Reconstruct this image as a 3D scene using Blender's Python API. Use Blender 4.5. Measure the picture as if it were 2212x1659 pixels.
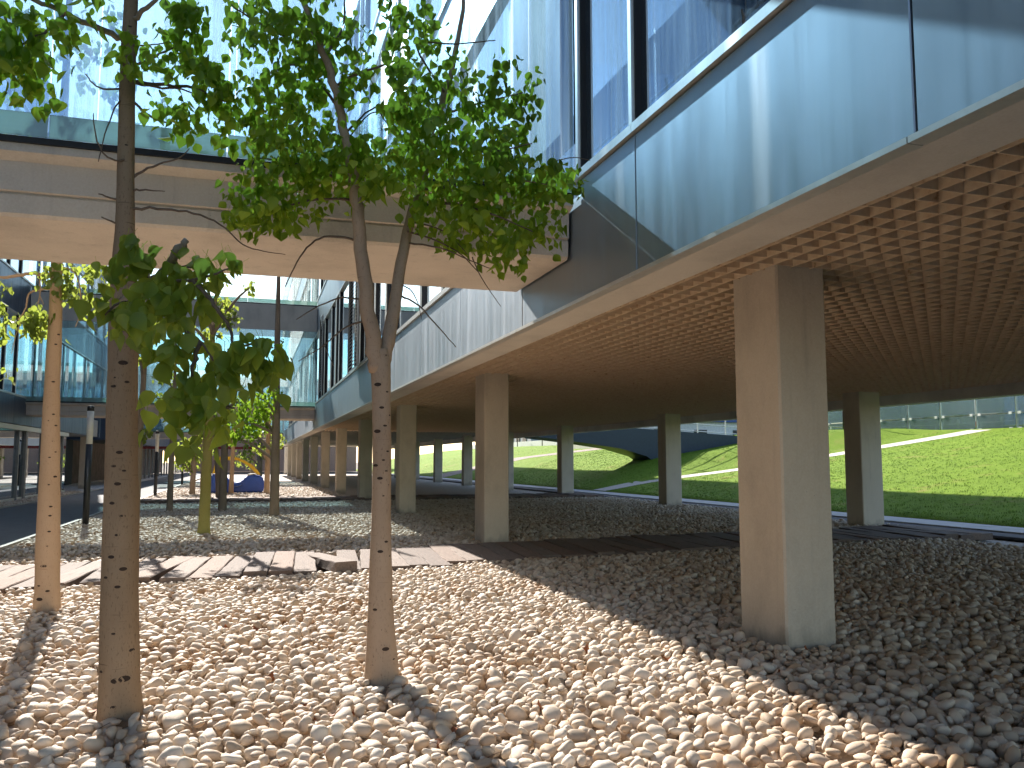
import bpy, bmesh, math, random
import numpy as np
from mathutils import Vector, Matrix, Euler, Quaternion
R = math.radians
random.seed(7); rng = np.random.default_rng(11)
scene = bpy.context.scene
for o in list(bpy.data.objects): bpy.data.objects.remove(o)
C = scene.collection

# ------------------------------------------------------------------ camera, sky, sun, exposure
EYE, FPX, PITCH, YAW = 1.6, 1790.0, R(5.314), R(17.563)
cam = bpy.data.cameras.new('camera'); cam_ob = bpy.data.objects.new('camera', cam); C.objects.link(cam_ob)
cam.sensor_width = 36; cam.lens = 36 * FPX / 2212; cam.clip_end = 3000; cam.clip_start = 0.05
cam_ob.location = (0, 0, EYE); cam_ob.rotation_euler = (math.pi/2 + PITCH, 0, -YAW)
scene.camera = cam_ob
SUN_EL, SUN_AZ = R(32.4), R(9.2)          # azimuth: degrees left of +Y
world = bpy.data.worlds.new('World'); scene.world = world; world.use_nodes = True
wn = world.node_tree; bg = wn.nodes['Background']
sky = wn.nodes.new('ShaderNodeTexSky'); sky.sky_type = 'NISHITA'; sky.sun_disc = False
sky.sun_elevation = SUN_EL; sky.sun_rotation = -SUN_AZ
sky.air_density = 1.0; sky.dust_density = 0.8; sky.ozone_density = 1.0
wn.links.new(sky.outputs[0], bg.inputs[0]); bg.inputs[1].default_value = 0.10
sl = bpy.data.lights.new('sun', 'SUN'); sl.energy = 4.2; sl.angle = R(0.5); sl.color = (1, 0.93, 0.84)
sun_ob = bpy.data.objects.new('sun', sl); C.objects.link(sun_ob)
sdir = Vector((-math.sin(SUN_AZ)*math.cos(SUN_EL), math.cos(SUN_AZ)*math.cos(SUN_EL), math.sin(SUN_EL)))
sun_ob.rotation_euler = (-sdir).to_track_quat('-Z', 'Y').to_euler()
vs = scene.view_settings; vs.view_transform = 'Standard'; vs.look = 'None'; vs.gamma = 1; vs.use_curve_mapping = False
vs.exposure = 1.45
cy = scene.cycles; cy.use_denoising = True; cy.max_bounces = 7; cy.diffuse_bounces = 4; cy.use_adaptive_sampling = True; cy.adaptive_threshold = .02; cy.glossy_bounces = 4
cy.transparent_max_bounces = 16; cy.transmission_bounces = 6; cy.sample_clamp_indirect = 6; cy.caustics_reflective = False; cy.caustics_refractive = False

# ------------------------------------------------------------------ pixel rays (2212 x 1659 view of the photo)
_F = Vector((math.sin(YAW)*math.cos(PITCH), math.cos(YAW)*math.cos(PITCH), math.sin(PITCH)))
_Rt = Vector((math.cos(YAW), -math.sin(YAW), 0)); _U = _Rt.cross(_F); EYEV = Vector((0, 0, EYE))
def ray(x, y): return _F + _Rt*((x-1106)/FPX) + _U*((829.5-y)/FPX)
def at_y(x, y, Y): d = ray(x, y); return EYEV + d*(Y/d.y)
def at_x(x, y, X): d = ray(x, y); return EYEV + d*(X/d.x)
def at_z(x, y, z=0.0): d = ray(x, y); return EYEV + d*((z-EYE)/d.z)
def at_d(x, y, dep): return EYEV + ray(x, y)*dep

# ------------------------------------------------------------------ material helpers
def new_mat(name):
    m = bpy.data.materials.new(name); m.use_nodes = True
    n = m.node_tree.nodes; return m, n, m.node_tree.links, n['Principled BSDF']
def node(n, t, **k):
    x = n.new(t)
    for a, b in k.items():
        if a.startswith('i_'): x.inputs[a[2:].replace('_', ' ')].default_value = b
        else: setattr(x, a, b)
    return x
def mapping(n, l, scale=(1,1,1), coord='Object', rot=(0,0,0)):
    tc = n.new('ShaderNodeTexCoord'); mp = n.new('ShaderNodeMapping')
    mp.inputs['Scale'].default_value = scale; mp.inputs['Rotation'].default_value = rot
    l.new(tc.outputs[coord], mp.inputs[0]); return mp.outputs[0]
def wpos(n, l, scale=(1,1,1)):
    g = n.new('ShaderNodeNewGeometry'); mp = n.new('ShaderNodeMapping'); mp.inputs['Scale'].default_value = scale
    l.new(g.outputs['Position'], mp.inputs[0]); return mp.outputs[0]
def noise(n, l, vec, scale, detail=4, rough=.55):
    t = n.new('ShaderNodeTexNoise'); t.inputs['Scale'].default_value = scale; t.inputs['Detail'].default_value = detail
    t.inputs['Roughness'].default_value = rough; l.new(vec, t.inputs['Vector']); return t.outputs['Fac']
def ramp(n, l, fac, stops):
    r = n.new('ShaderNodeValToRGB'); e = r.color_ramp.elements
    while len(e) < len(stops): e.new(0.5)
    for k, (p, c) in enumerate(stops):
        e[k].position = p; e[k].color = (*c, 1) if len(c) == 3 else c
    l.new(fac, r.inputs[0]); return r.outputs[0]
def mixc(n, l, fac, a, b, mode='MIX'):
    m = n.new('ShaderNodeMix'); m.data_type = 'RGBA'; m.blend_type = mode
    for s, v in ((m.inputs[0], fac), (m.inputs[6], a), (m.inputs[7], b)):
        if isinstance(v, (int, float)): s.default_value = v
        elif isinstance(v, tuple): s.default_value = (*v, 1)
        else: l.new(v, s)
    return m.outputs[2]
def bump(n, l, b, h, strength=.3, dist=.01):
    x = n.new('ShaderNodeBump'); x.inputs['Strength'].default_value = strength; x.inputs['Distance'].default_value = dist
    l.new(h, x.inputs['Height']); l.new(x.outputs[0], b.inputs['Normal'])
def simple(name, col, rough=.6, metal=0, var=.12, sc=6, bmp=0, spec=.5):
    m, n, l, b = new_mat(name)
    v = noise(n, l, wpos(n, l), sc, 5)
    c = ramp(n, l, v, [(.3, tuple(x*(1-var) for x in col)), (.7, tuple(min(1, x*(1+var)) for x in col))])
    l.new(c, b.inputs['Base Color']); b.inputs['Roughness'].default_value = rough; b.inputs['Metallic'].default_value = metal
    b.inputs['Specular IOR Level'].default_value = spec
    if bmp: bump(n, l, b, noise(n, l, wpos(n, l), sc*6, 4), bmp, .01)
    return m
M = {}
def concrete(name, col, stain=.55, rough=.8):
    m, n, l, b = new_mat(name)
    big = noise(n, l, wpos(n, l, (1, 1, .6)), 1.3, 6, .62)
    c = ramp(n, l, big, [(.28, tuple(x*.78 for x in col)), (.5, col), (.75, tuple(min(1, x*1.1) for x in col))])
    fine = noise(n, l, wpos(n, l), 60, 3)
    c = mixc(n, l, .10, c, ramp(n, l, fine, [(.3, (.1, .1, .1)), (.7, (.9, .9, .9))]), 'OVERLAY')
    st = noise(n, l, wpos(n, l, (9, 9, .7)), 1.0, 5, .6)
    sm = ramp(n, l, st, [(.58, (0, 0, 0)), (.78, (1, 1, 1))])
    c = mixc(n, l, mixc(n, l, 1.0, sm, (stain*.5,)*3, 'MULTIPLY'), c, tuple(x*.45 for x in col))
    pit = n.new('ShaderNodeTexVoronoi'); pit.inputs['Scale'].default_value = 7; l.new(wpos(n, l), pit.inputs['Vector'])
    pm = ramp(n, l, pit.outputs['Distance'], [(.02, (.5, .5, .5)), (.035, (1, 1, 1))])
    c = mixc(n, l, .8, c, pm, 'MULTIPLY')
    # splash dirt at the foot and worn, darker patches
    sx_ = n.new('ShaderNodeSeparateXYZ'); l.new(wpos(n, l), sx_.inputs[0])
    ad = n.new('ShaderNodeMath'); ad.operation = 'MULTIPLY_ADD'; ad.inputs[1].default_value = .55; l.new(noise(n, l, wpos(n, l, (1, 1, .4)), 5, 5, .6), ad.inputs[0]); l.new(sx_.outputs[2], ad.inputs[2])
    dm_ = ramp(n, l, ad.outputs[0], [(.30, (.62, .62, .62)), (.46, (0, 0, 0))])
    c = mixc(n, l, dm_, c, tuple(x*.42 for x in col))
    l.new(c, b.inputs['Base Color']); b.inputs['Roughness'].default_value = rough
    b.inputs['Specular IOR Level'].default_value = .3
    bump(n, l, b, noise(n, l, wpos(n, l), 35, 6, .65), .25, .008); return m
M['concrete'] = concrete('concrete', (.66, .585, .49))
M['deck_concrete'] = concrete('deck_concrete', (.64, .57, .49), .7)
M['beam_concrete'] = concrete('beam_concrete', (.66, .61, .54), .25, .6)
# pebbles
def pebble_mat():
    m, n, l, b = new_mat('pebble_stone')
    oi = n.new('ShaderNodeObjectInfo')
    base = ramp(n, l, oi.outputs['Random'], [(0, (.40, .31, .23)), (.10, (.56, .45, .34)), (.3, (.66, .545, .43)), (.6, (.71, .61, .50)), (.88, (.78, .70, .60)), (.97, (.60, .43, .28)), (1, (.42, .33, .25))])
    v = noise(n, l, mapping(n, l), 18, 6, .65)
    c = mixc(n, l, ramp(n, l, v, [(.45, (0, 0, 0)), (.75, (.45, .45, .45))]), base, (.50, .38, .27))
    patch = noise(n, l, wpos(n, l, (.45, .8, 1)), 1.1, 3)
    c = mixc(n, l, ramp(n, l, patch, [(.48, (0, 0, 0)), (.7, (.55, .55, .55))]), c, (.70, .52, .34), 'MULTIPLY')
    l.new(c, b.inputs['Base Color']); b.inputs['Roughness'].default_value = .62; b.inputs['Specular IOR Level'].default_value = .3
    bump(n, l, b, noise(n, l, mapping(n, l), 30, 6, .7), .35, .006); return m
M['pebble'] = pebble_mat()
M['soil'] = simple('soil', (.16, .125, .095), .95, var=.3, sc=9, bmp=.5)
M['gravel_fine'] = simple('gravel_fine', (.58, .52, .46), .9, var=.45, sc=22, bmp=1)
M['asphalt'] = simple('asphalt', (.085, .088, .095), .85, var=.18, sc=3, bmp=.3)
def wood(name, col):
    m, n, l, b = new_mat(name)
    oi = n.new('ShaderNodeObjectInfo')
    g = noise(n, l, mapping(n, l, (14, 1.1, 14)), 3.0, 7, .7)
    c = ramp(n, l, g, [(.25, tuple(x*.35 for x in col)), (.45, tuple(x*.8 for x in col)), (.65, col), (.85, tuple(x*1.2 for x in col))])
    t = ramp(n, l, oi.outputs['Random'], [(0, (.7, .7, .72)), (.5, (1, 1, 1)), (1, (1.0, .86, .78))])
    c = mixc(n, l, 1.0, c, t, 'MULTIPLY')
    cr = noise(n, l, mapping(n, l, (30, .9, 30)), 1.6, 3, .5)
    crm = ramp(n, l, cr, [(.30, (0.1, .1, .1)), (.36, (1, 1, 1))])
    c = mixc(n, l, .85, c, crm, 'MULTIPLY')
    l.new(c, b.inputs['Base Color']); b.inputs['Roughness'].default_value = .85
    bump(n, l, b, mixc(n, l, .5, g, crm), .7, .02); return m
M['sleeper'] = wood('sleeper_wood', (.27, .205, .17))
# metal cladding with run marks
def cladding(name, col, rough=.38, metal=.85):
    m, n, l, b = new_mat(name)
    s = noise(n, l, wpos(n, l, (1, 7, .28)), 1.3, 6, .6)
    s2 = noise(n, l, wpos(n, l, (1, 1, .8)), .9, 3)
    c = ramp(n, l, s, [(.35, tuple(x*.86 for x in col)), (.6, col), (.78, tuple(min(1, x*1.18) for x in col))])
    c = mixc(n, l, .35, c, ramp(n, l, s2, [(.3, tuple(x*.75 for x in col)), (.7, tuple(min(1, x*1.15) for x in col))]))
    l.new(c, b.inputs['Base Color']); b.inputs['Metallic'].default_value = metal
    r = ramp(n, l, s, [(.3, (rough-.06,)*3), (.75, (rough+.16,)*3)]); l.new(r, b.inputs['Roughness'])
    bump(n, l, b, noise(n, l, wpos(n, l, (1, .6, .4)), 2.2, 2), .05, .02); return m
M['cladding'] = cladding('cladding_metal', (.40, .46, .52), .46, .95)
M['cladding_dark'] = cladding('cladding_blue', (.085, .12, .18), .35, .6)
M['alu'] = simple('aluminium', (.68, .67, .63), .42, .55, .06, 20)
M['black_gap'] = simple('black_gasket', (.012, .012, .014), .7)
M['dark_metal'] = simple('dark_metal', (.03, .032, .036), .45, .3)
M['slab'] = simple('interior_slab', (.52, .52, .50), .85)
M['interior'] = simple('interior_wall', (.32, .34, .34), .85, var=.25, sc=.7)
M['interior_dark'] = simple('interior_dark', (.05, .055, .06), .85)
M['grating'] = None
def grating():
    m, n, l, b = new_mat('grating_slat_paint')
    v = noise(n, l, wpos(n, l), 7, 6, .7)
    c = ramp(n, l, v, [(.28, (.34, .17, .08)), (.38, (.66, .49, .33)), (.6, (.76, .61, .45)), (.8, (.78, .66, .51))])
    l.new(c, b.inputs['Base Color']); b.inputs['Roughness'].default_value = .75; return m
M['grating'] = grating()
M['soffit'] = simple('soffit_board', (.34, .29, .23), .9, var=.25, sc=4)
def glass(name, tint, refl=.22, dirt=.3, col=(.86, .93, 1.0), streak=(26, 26, .5), haze=.03):
    m, n, l, b = new_mat(name); n.remove(b); out = n['Material Output']
    tr = n.new('ShaderNodeBsdfTransparent'); tr.inputs[0].default_value = (*tint, 1)
    gl = n.new('ShaderNodeBsdfGlossy'); gl.inputs['Roughness'].default_value = .012; gl.inputs[0].default_value = (.85, .93, 1, 1)
    fr = n.new('ShaderNodeFresnel'); fr.inputs['IOR'].default_value = 1.5
    bn = n.new('ShaderNodeBump'); bn.inputs['Strength'].default_value = .03; bn.inputs['Distance'].default_value = .02
    l.new(noise(n, l, wpos(n, l), .9, 2), bn.inputs['Height']); l.new(bn.outputs[0], gl.inputs['Normal'])
    ad = n.new('ShaderNodeMath'); ad.operation = 'ADD'; ad.inputs[1].default_value = refl; ad.use_clamp = True; l.new(fr.outputs[0], ad.inputs[0])
    m1 = n.new('ShaderNodeMixShader'); l.new(ad.outputs[0], m1.inputs[0]); l.new(tr.outputs[0], m1.inputs[1]); l.new(gl.outputs[0], m1.inputs[2])
    tl = n.new('ShaderNodeBsdfTranslucent'); tl.inputs[0].default_value = (*col, 1)
    df = n.new('ShaderNodeBsdfDiffuse'); df.inputs[0].default_value = (*col, 1)
    m2 = n.new('ShaderNodeMixShader'); m2.inputs[0].default_value = .35; l.new(tl.outputs[0], m2.inputs[1]); l.new(df.outputs[0], m2.inputs[2])
    s = noise(n, l, wpos(n, l, streak), 1.0, 3, .65)
    s2 = noise(n, l, wpos(n, l, (2.2, 2.2, .25)), 1.0, 2, .6)
    a = ramp(n, l, s, [(.42, (0, 0, 0)), (.72, (1, 1, 1))]); a2 = ramp(n, l, s2, [(.38, (.05,)*3), (.66, (1, 1, 1))])
    mm = mixc(n, l, 1.0, a, a2, 'MULTIPLY')
    sc = n.new('ShaderNodeMath'); sc.operation = 'MULTIPLY_ADD'; sc.inputs[1].default_value = dirt; sc.inputs[2].default_value = haze; l.new(mm, sc.inputs[0])
    m3 = n.new('ShaderNodeMixShader'); l.new(sc.outputs[0], m3.inputs[0]); l.new(m1.outputs[0], m3.inputs[1]); l.new(m2.outputs[0], m3.inputs[2])
    l.new(m3.outputs[0], out.inputs[0]); return m
M['bridge_glass'] = glass('bridge_glass', (.74, .86, .94), .16, .36, haze=.015)
M['bridge_glass2'] = glass('far_bridge_glass', (.76, .89, .92), .10, .30, haze=.02)
M['clear_glass'] = glass('clear_glass', (.93, .97, .97), .03, .10, haze=.01)
M['window_glass'] = glass('window_glass', (.50, .68, .72), .58, .14, (.8, .9, .95), (9, 9, .5), .02)
M['frosted'] = glass('frosted_glass', (.30, .42, .40), .12, .1, (.45, .60, .56), (3, 3, 14), .55)
M['shop_glass'] = glass('shopfront_glass', (.50, .58, .58), .34, .04, (.8, .9, .95), (9, 9, .5), .01)

# ------------------------------------------------------------------ mesh helpers
def link(name, mesh, parent=None, loc=(0,0,0), rot=(0,0,0), sc=None):
    o = bpy.data.objects.new(name, mesh); C.objects.link(o); o.location = loc; o.rotation_euler = rot
    if sc is not None: o.scale = sc
    if parent is not None: o.parent = parent
    return o
def tag(o, label=None, cat=None, group=None, kind=None):
    if label: o['label'] = label
    if cat: o['category'] = cat
    if group: o['group'] = group
    if kind: o['kind'] = kind
    return o
def thing(name, label, cat, loc=(0,0,0), group=None, rz=0):
    return tag(link(name, None, None, loc, (0, 0, rz)), label, cat, group)
def mesh_of(bm, mat, smooth=False, name='mesh'):
    me = bpy.data.meshes.new(name); bm.to_mesh(me); bm.free()
    for m in (mat if isinstance(mat, (list, tuple)) else [mat]): me.materials.append(m)
    if smooth: me.polygons.foreach_set('use_smooth', [True]*len(me.polygons))
    return me
def bm_box(bm, a, b):
    x0, y0, z0 = a; x1, y1, z1 = b
    v = [bm.verts.new(p) for p in ((x0,y0,z0),(x1,y0,z0),(x1,y1,z0),(x0,y1,z0),(x0,y0,z1),(x1,y0,z1),(x1,y1,z1),(x0,y1,z1))]
    return [bm.faces.new([v[i] for i in f]) for f in ((3,2,1,0),(4,5,6,7),(0,1,5,4),(1,2,6,5),(2,3,7,6),(3,0,4,7))]
def box_mesh(a, b, mat, bev=0, seg=1):
    bm = bmesh.new(); bm_box(bm, a, b)
    if bev: bmesh.ops.bevel(bm, geom=bm.edges[:], offset=bev, segments=seg, affect='EDGES', profile=.5)
    return mesh_of(bm, mat)
def box(name, a, b, mat, parent=None, bev=0, kind=None):
    loc = Vector(((a[0]+b[0])/2, (a[1]+b[1])/2, min(a[2], b[2])))
    me = box_mesh(Vector(a)-loc, Vector(b)-loc, mat, bev)
    p = Vector(parent.location) if parent is not None else Vector()
    o = link(name, me, parent, loc - p)
    if kind: o['kind'] = kind
    return o
def prism_x(poly, x0, x1, mat, bev=0):
    """polygon in (y,z) extruded along x"""
    bm = bmesh.new()
    a = [bm.verts.new((x0, y, z)) for y, z in poly]; b = [bm.verts.new((x1, y, z)) for y, z in poly]
    n = len(poly); bm.faces.new(a[::-1]); bm.faces.new(b)
    for i in range(n): bm.faces.new((a[i], a[(i+1)%n], b[(i+1)%n], b[i]))
    bmesh.ops.recalc_face_normals(bm, faces=bm.faces[:])
    if bev: bmesh.ops.bevel(bm, geom=bm.edges[:], offset=bev, segments=2, affect='EDGES')
    return mesh_of(bm, mat)
def tube(bm, pts, rads, seg=8, cap=True, mat=0, jitter=0):
    """tapered tube along a polyline"""
    pts = [Vector(p) for p in pts]; rings = []
    up = Vector((0.13, .21, 1)).normalized()
    for i, p in enumerate(pts):
        d = (pts[min(i+1, len(pts)-1)] - pts[max(i-1, 0)]).normalized()
        u = d.cross(Vector((0, 1, 0.0)));
        if u.length < .2: u = d.cross(Vector((1, 0, 0)))
        u.normalize(); w = d.cross(u)
        rings.append([bm.verts.new(p + (u*math.cos(t) + w*math.sin(t))*rads[i]*(1+random.uniform(-jitter, jitter))) for t in [2*math.pi*k/seg for k in range(seg)]])
    fs = []
    for a, b in zip(rings, rings[1:]):
        for k in range(seg): fs.append(bm.faces.new((a[k], a[(k+1)%seg], b[(k+1)%seg], b[k])))
    if cap: fs.append(bm.faces.new(rings[-1])); fs.append(bm.faces.new(rings[0][::-1]))
    for f in fs: f.material_index = mat; f.smooth = True
def smooth_path(pts, rads, sub=4):
    """Catmull-Rom resample"""
    P = [Vector(p) for p in pts]; out = []; ro = []
    for i in range(len(P)-1):
        p0, p1, p2, p3 = P[max(i-1,0)], P[i], P[i+1], P[min(i+2, len(P)-1)]
        for k in range(sub):
            t = k/sub
            out.append(.5*((2*p1) + (p2-p0)*t + (2*p0-5*p1+4*p2-p3)*t*t + (3*p1-p0-3*p2+p3)*t**3)); ro.append(rads[i]*(1-t)+rads[i+1]*t)
    out.append(P[-1]); ro.append(rads[-1]); return out, ro

# ================================================================== GROUND
bm = bmesh.new(); S = 900
bm_box(bm, (-S, -S, -.5), (S, S, -.13))
tag(link('ground', mesh_of(bm, M['soil'])), kind='structure')
bed = box('pebble_bed', (-4.2, -6, -.12), (15.35, 110, -.085), M['gravel_fine'], kind='structure')
bed_l = box('pebble_strip', (-16, 10, -.12), (-8.0, 110, -.08), M['gravel_fine'], kind='structure')
path = box('asphalt_path', (-7.86, -20, -.05), (-4.34, 140, .012), M['asphalt'], kind='structure')
for x in (-4.33, -7.97):
    box('path_kerb', (x, -20, -.05), (x+.10, 140, .045), M['beam_concrete'], kind='structure')

# ---- pebbles dropped one after another onto a height map
def in_view(P, mx=120, my=80):
    d = P - EYEV; z = d.dot(_F)
    if z < .5: return False
    x = 1106 + FPX*d.dot(_Rt)/z; y = 829.5 - FPX*d.dot(_U)/z
    return -mx < x < 2212+mx and y < 1659+my
def board_y(X): return 13.08 + .115*X + (.25 if X > 3 else 0)
pebble_meshes = []
for k in range(12):
    bm = bmesh.new(); bmesh.ops.create_icosphere(bm, subdivisions=2, radius=1)
    off = Vector((rng.uniform(0, 50), rng.uniform(0, 50), rng.uniform(0, 50)))
    from mathutils import noise as mn
    sq = rng.uniform(.72, 1.0)
    for v in bm.verts:
        p = v.co.copy(); q = Vector([math.copysign(abs(c)**sq, c) for c in p]); q = q.normalized()*(.5*q.length+.5)
        v.co = q*(1 + .30*mn.noise(p*1.1+off) + .10*mn.noise(p*2.4+off))
    mx = [max(abs(v.co[i]) for v in bm.verts) for i in range(3)]
    for v in bm.verts: v.co = Vector([v.co[i]/mx[i] for i in range(3)])
    pebble_meshes.append(mesh_of(bm, M['pebble'], True, 'pebble'))
def drop(x0, x1, y0, y1, per_m2, smin, smax, keep, cell=.0125, tries=3):
    nx, ny = int((x1-x0)/cell)+1, int((y1-y0)/cell)+1
    H = np.zeros((nx, ny), np.float32); out = []
    N = int((x1-x0)*(y1-y0)*per_m2)
    L = .5*(smin + (smax-smin)*rng.beta(1.5, 2.9, N)); W = L*rng.uniform(.6, .98, N); T = L*rng.uniform(.38, .78, N)
    A = rng.uniform(0, math.pi, N)
    xs = rng.uniform(x0+.1, x1-.1, (N, tries)); ys = rng.uniform(y0+.1, y1-.1, (N, tries))
    for i in range(N):
        best = None
        for t in range(tries):
            x, y = xs[i, t], ys[i, t]
            if not keep(x, y): continue
            h = H[int((x-x0)/cell), int((y-y0)/cell)]
            if best is None or h < best[0]: best = (h, x, y)
        if best is None: continue
        _, x, y = best
        ci, cj = int((x-x0)/cell), int((y-y0)/cell); r = int(L[i]/cell)+1
        i0, i1, j0, j1 = max(ci-r, 0), min(ci+r+1, nx), max(cj-r, 0), min(cj+r+1, ny)
        gx = (np.arange(i0, i1)*cell + x0 - x)[:, None]; gy = (np.arange(j0, j1)*cell + y0 - y)[None, :]
        ca, sa = math.cos(A[i]), math.sin(A[i])
        rr = ((gx*ca+gy*sa)/L[i])**2 + ((gy*ca-gx*sa)/W[i])**2
        ins = rr < 1
        if not ins.any(): continue
        dome = T[i]*np.sqrt(np.clip(1-rr, 0, 1)); h = H[i0:i1, j0:j1]
        zc = (h + dome)[ins].max() - .30*T[i]
        if zc > .17: continue
        H[i0:i1, j0:j1] = np.where(ins, np.maximum(h, zc + dome), h)
        out.append((x, y, zc - .115, L[i], W[i], T[i], A[i]))
    return out
TRUNKS = [(-.71, 5.78, .14), (.95, 6.08, .13), (-1.99, 10.02, .15)]
COLS = [(4.56, 6.04+9.35*k+.34) for k in range(-1, 12)]
def keep_near(x, y):
    if y > board_y(x) - 1.22: return False
    for tx, ty, tr in TRUNKS:
        if (x-tx)**2 + (y-ty)**2 < tr*tr: return False
    if abs(x-4.56) < .26 and abs(y-6.38) < .36: return False
    return in_view(Vector((x, y, 0)), 420, 330)
def keep_far(x, y):
    if y < board_y(x) + 1.22: return False
    for cx_, cy_ in COLS:
        if abs(x-cx_) < .27 and abs(y-cy_) < .36: return False
    return in_view(Vector((x, y, 0)), 60, 20)
near = drop(-4.2, 13.5, 1.7, 13.6, 430, .05, .175, keep_near)
far = drop(-4.2, 15.2, 12.6, 33.4, 300, .07, .15, keep_far, .02, 2)
vfar = drop(-4.2, 4.2, 36.4, 62, 200, .09, .16, lambda x, y: in_view(Vector((x, y, 0)), 60, 20), .03, 2)
lstrip = drop(-8.9, -8.0, 24, 48, 260, .07, .14, lambda x, y: in_view(Vector((x, y, 0)), 60, 20), .025, 2)
near.sort(key=lambda p: p[0]**2 + p[1]**2 + 1.5*(0 if in_view(Vector((p[0], p[1], .03)), 0, 0) else 1e3))
def rnd_tilt(): return (random.gauss(0, .42), random.gauss(0, .42))
for k, (x, y, z, L, W, T, A) in enumerate(near[:300]):
    a, b_ = rnd_tilt()
    o = link('pebble', pebble_meshes[k % 12], bed, Vector((x, y, z)) - bed.location, (a, b_, A), (L, W, T))
pc = bpy.data.collections.new('pebble_shapes')
for k, me in enumerate(pebble_meshes):
    pc.objects.link(bpy.data.objects.new('pebble_shape_%02d' % k, me))
def instancer(name, items, coll, nshape, parent, kind='stuff'):
    N = len(items); me = bpy.data.meshes.new(name)
    me.vertices.add(N); me.vertices.foreach_set('co', np.array([i[0] for i in items], np.float32).ravel())
    for nm, ty, data in (('irot', 'FLOAT_VECTOR', [i[1] for i in items]), ('iscl', 'FLOAT_VECTOR', [i[2] for i in items])):
        at = me.attributes.new(nm, ty, 'POINT'); at.data.foreach_set('vector', np.array(data, np.float32).ravel())
    at = me.attributes.new('iidx', 'INT', 'POINT'); at.data.foreach_set('value', np.array([i[3] for i in items], np.int32))
    ng = bpy.data.node_groups.new(name, 'GeometryNodeTree')
    ng.interface.new_socket('Geometry', in_out='INPUT', socket_type='NodeSocketGeometry')
    ng.interface.new_socket('Geometry', in_out='OUTPUT', socket_type='NodeSocketGeometry')
    n, l = ng.nodes, ng.links
    gi, go = n.new('NodeGroupInput'), n.new('NodeGroupOutput'); ip = n.new('GeometryNodeInstanceOnPoints')
    ci = n.new('GeometryNodeCollectionInfo'); ci.inputs['Collection'].default_value = coll
    ci.inputs['Separate Children'].default_value = True; ci.inputs['Reset Children'].default_value = True
    def na(nm, ty):
        x = n.new('GeometryNodeInputNamedAttribute'); x.data_type = ty; x.inputs['Name'].default_value = nm; return x.outputs['Attribute']
    e2r = n.new('FunctionNodeEulerToRotation'); l.new(na('irot', 'FLOAT_VECTOR'), e2r.inputs[0])
    l.new(gi.outputs[0], ip.inputs['Points']); l.new(ci.outputs[0], ip.inputs['Instance']); ip.inputs['Pick Instance'].default_value = True
    l.new(na('iidx', 'INT'), ip.inputs['Instance Index']); l.new(e2r.outputs[0], ip.inputs['Rotation']); l.new(na('iscl', 'FLOAT_VECTOR'), ip.inputs['Scale'])
    l.new(ip.outputs[0], go.inputs[0])
    p = Vector(parent.location) if parent else Vector()
    o = link(name, me, parent, -p); md = o.modifiers.new('scatter', 'NODES'); md.node_group = ng; o['kind'] = kind; return o
instancer('pebbles', [((x, y, z), (*rnd_tilt(), A), (L, W, T), random.randrange(12)) for x, y, z, L, W, T, A in near[300:] + far + vfar], pc, 12, bed)
instancer('pebbles', [((x, y, z), (*rnd_tilt(), A), (L, W, T), random.randrange(12)) for x, y, z, L, W, T, A in lstrip], pc, 12, bed_l)

# ---- boardwalks of old sleepers
def sleeper_mesh(w, L, h, seed):
    r = random.Random(seed); bm = bmesh.new(); n = 9
    rows = []
    for i in range(n):
        t = i/(n-1)-.5; j = lambda s=.006: r.uniform(-s, s)
        rows.append([bm.verts.new((sx*w/2+j(), t*L+(j(.015) if i in (0, n-1) else 0), z)) for sx, z in ((-1, -h), (1, -h), (1, -.012+j(.004)), (.93, j(.004)), (-.93, j(.004)), (-1, -.012+j(.004)))])
    for a, b in zip(rows, rows[1:]):
        for k in range(6): bm.faces.new((a[k], a[(k+1)%6], b[(k+1)%6], b[k]))
    bm.faces.new(rows[0][::-1]); bm.faces.new(rows[-1]); bmesh.ops.recalc_face_normals(bm, faces=bm.faces[:])
    return mesh_of(bm, M['sleeper'])
sl_meshes = [sleeper_mesh(.31, 2.5, .14, s) for s in range(7)]
bw = thing('boardwalk', 'weathered boardwalk of old railway sleepers crossing the pebbles between the trees', 'boardwalk', (0, 13, 0))
X = -4.1; k = 0
while X < 15.2:
    ang = -.09 + random.gauss(0, .012); z = .092 + random.gauss(0, .009); tl = random.gauss(0, .006); gap = .322 + abs(random.gauss(0, .007))
    if k in (7,): gap += .05; ang += .10
    if k == 9: ang -= .08
    if k in (13, 14): z += .03
    if k in (16,): ang += .22; z += .05; tl = -.05
    if k == 17: gap += .03
    link('sleeper', sl_meshes[k % 7], bw, (X, board_y(X)-13 + random.gauss(0, .04), z), (tl, random.gauss(0, .01), ang))
    X += gap; k += 1
bw2 = thing('boardwalk', 'far dark-edged boardwalk crossing the pebbles just before the blue play car', 'boardwalk', (0, 35, 0))
X = -4.1
while X < 15:
    link('sleeper', sl_meshes[random.randrange(7)], bw2, (X, random.gauss(0, .03), .12+random.gauss(0, .01)), (0, 0, random.gauss(0, .02))); X += .325

# ================================================================== RIGHT OFFICE BUILDING
XF = 2.85; MODW = 2.85; J0 = 5.77
ZB, ZG = 3.03, 3.28
rb = thing('office_building', 'long office building raised on concrete columns, metal cladding and slatted soffit, at right', 'building', (XF, 0, 0))
def rel(o, p): return Vector(p) - Vector(o.location)
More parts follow.
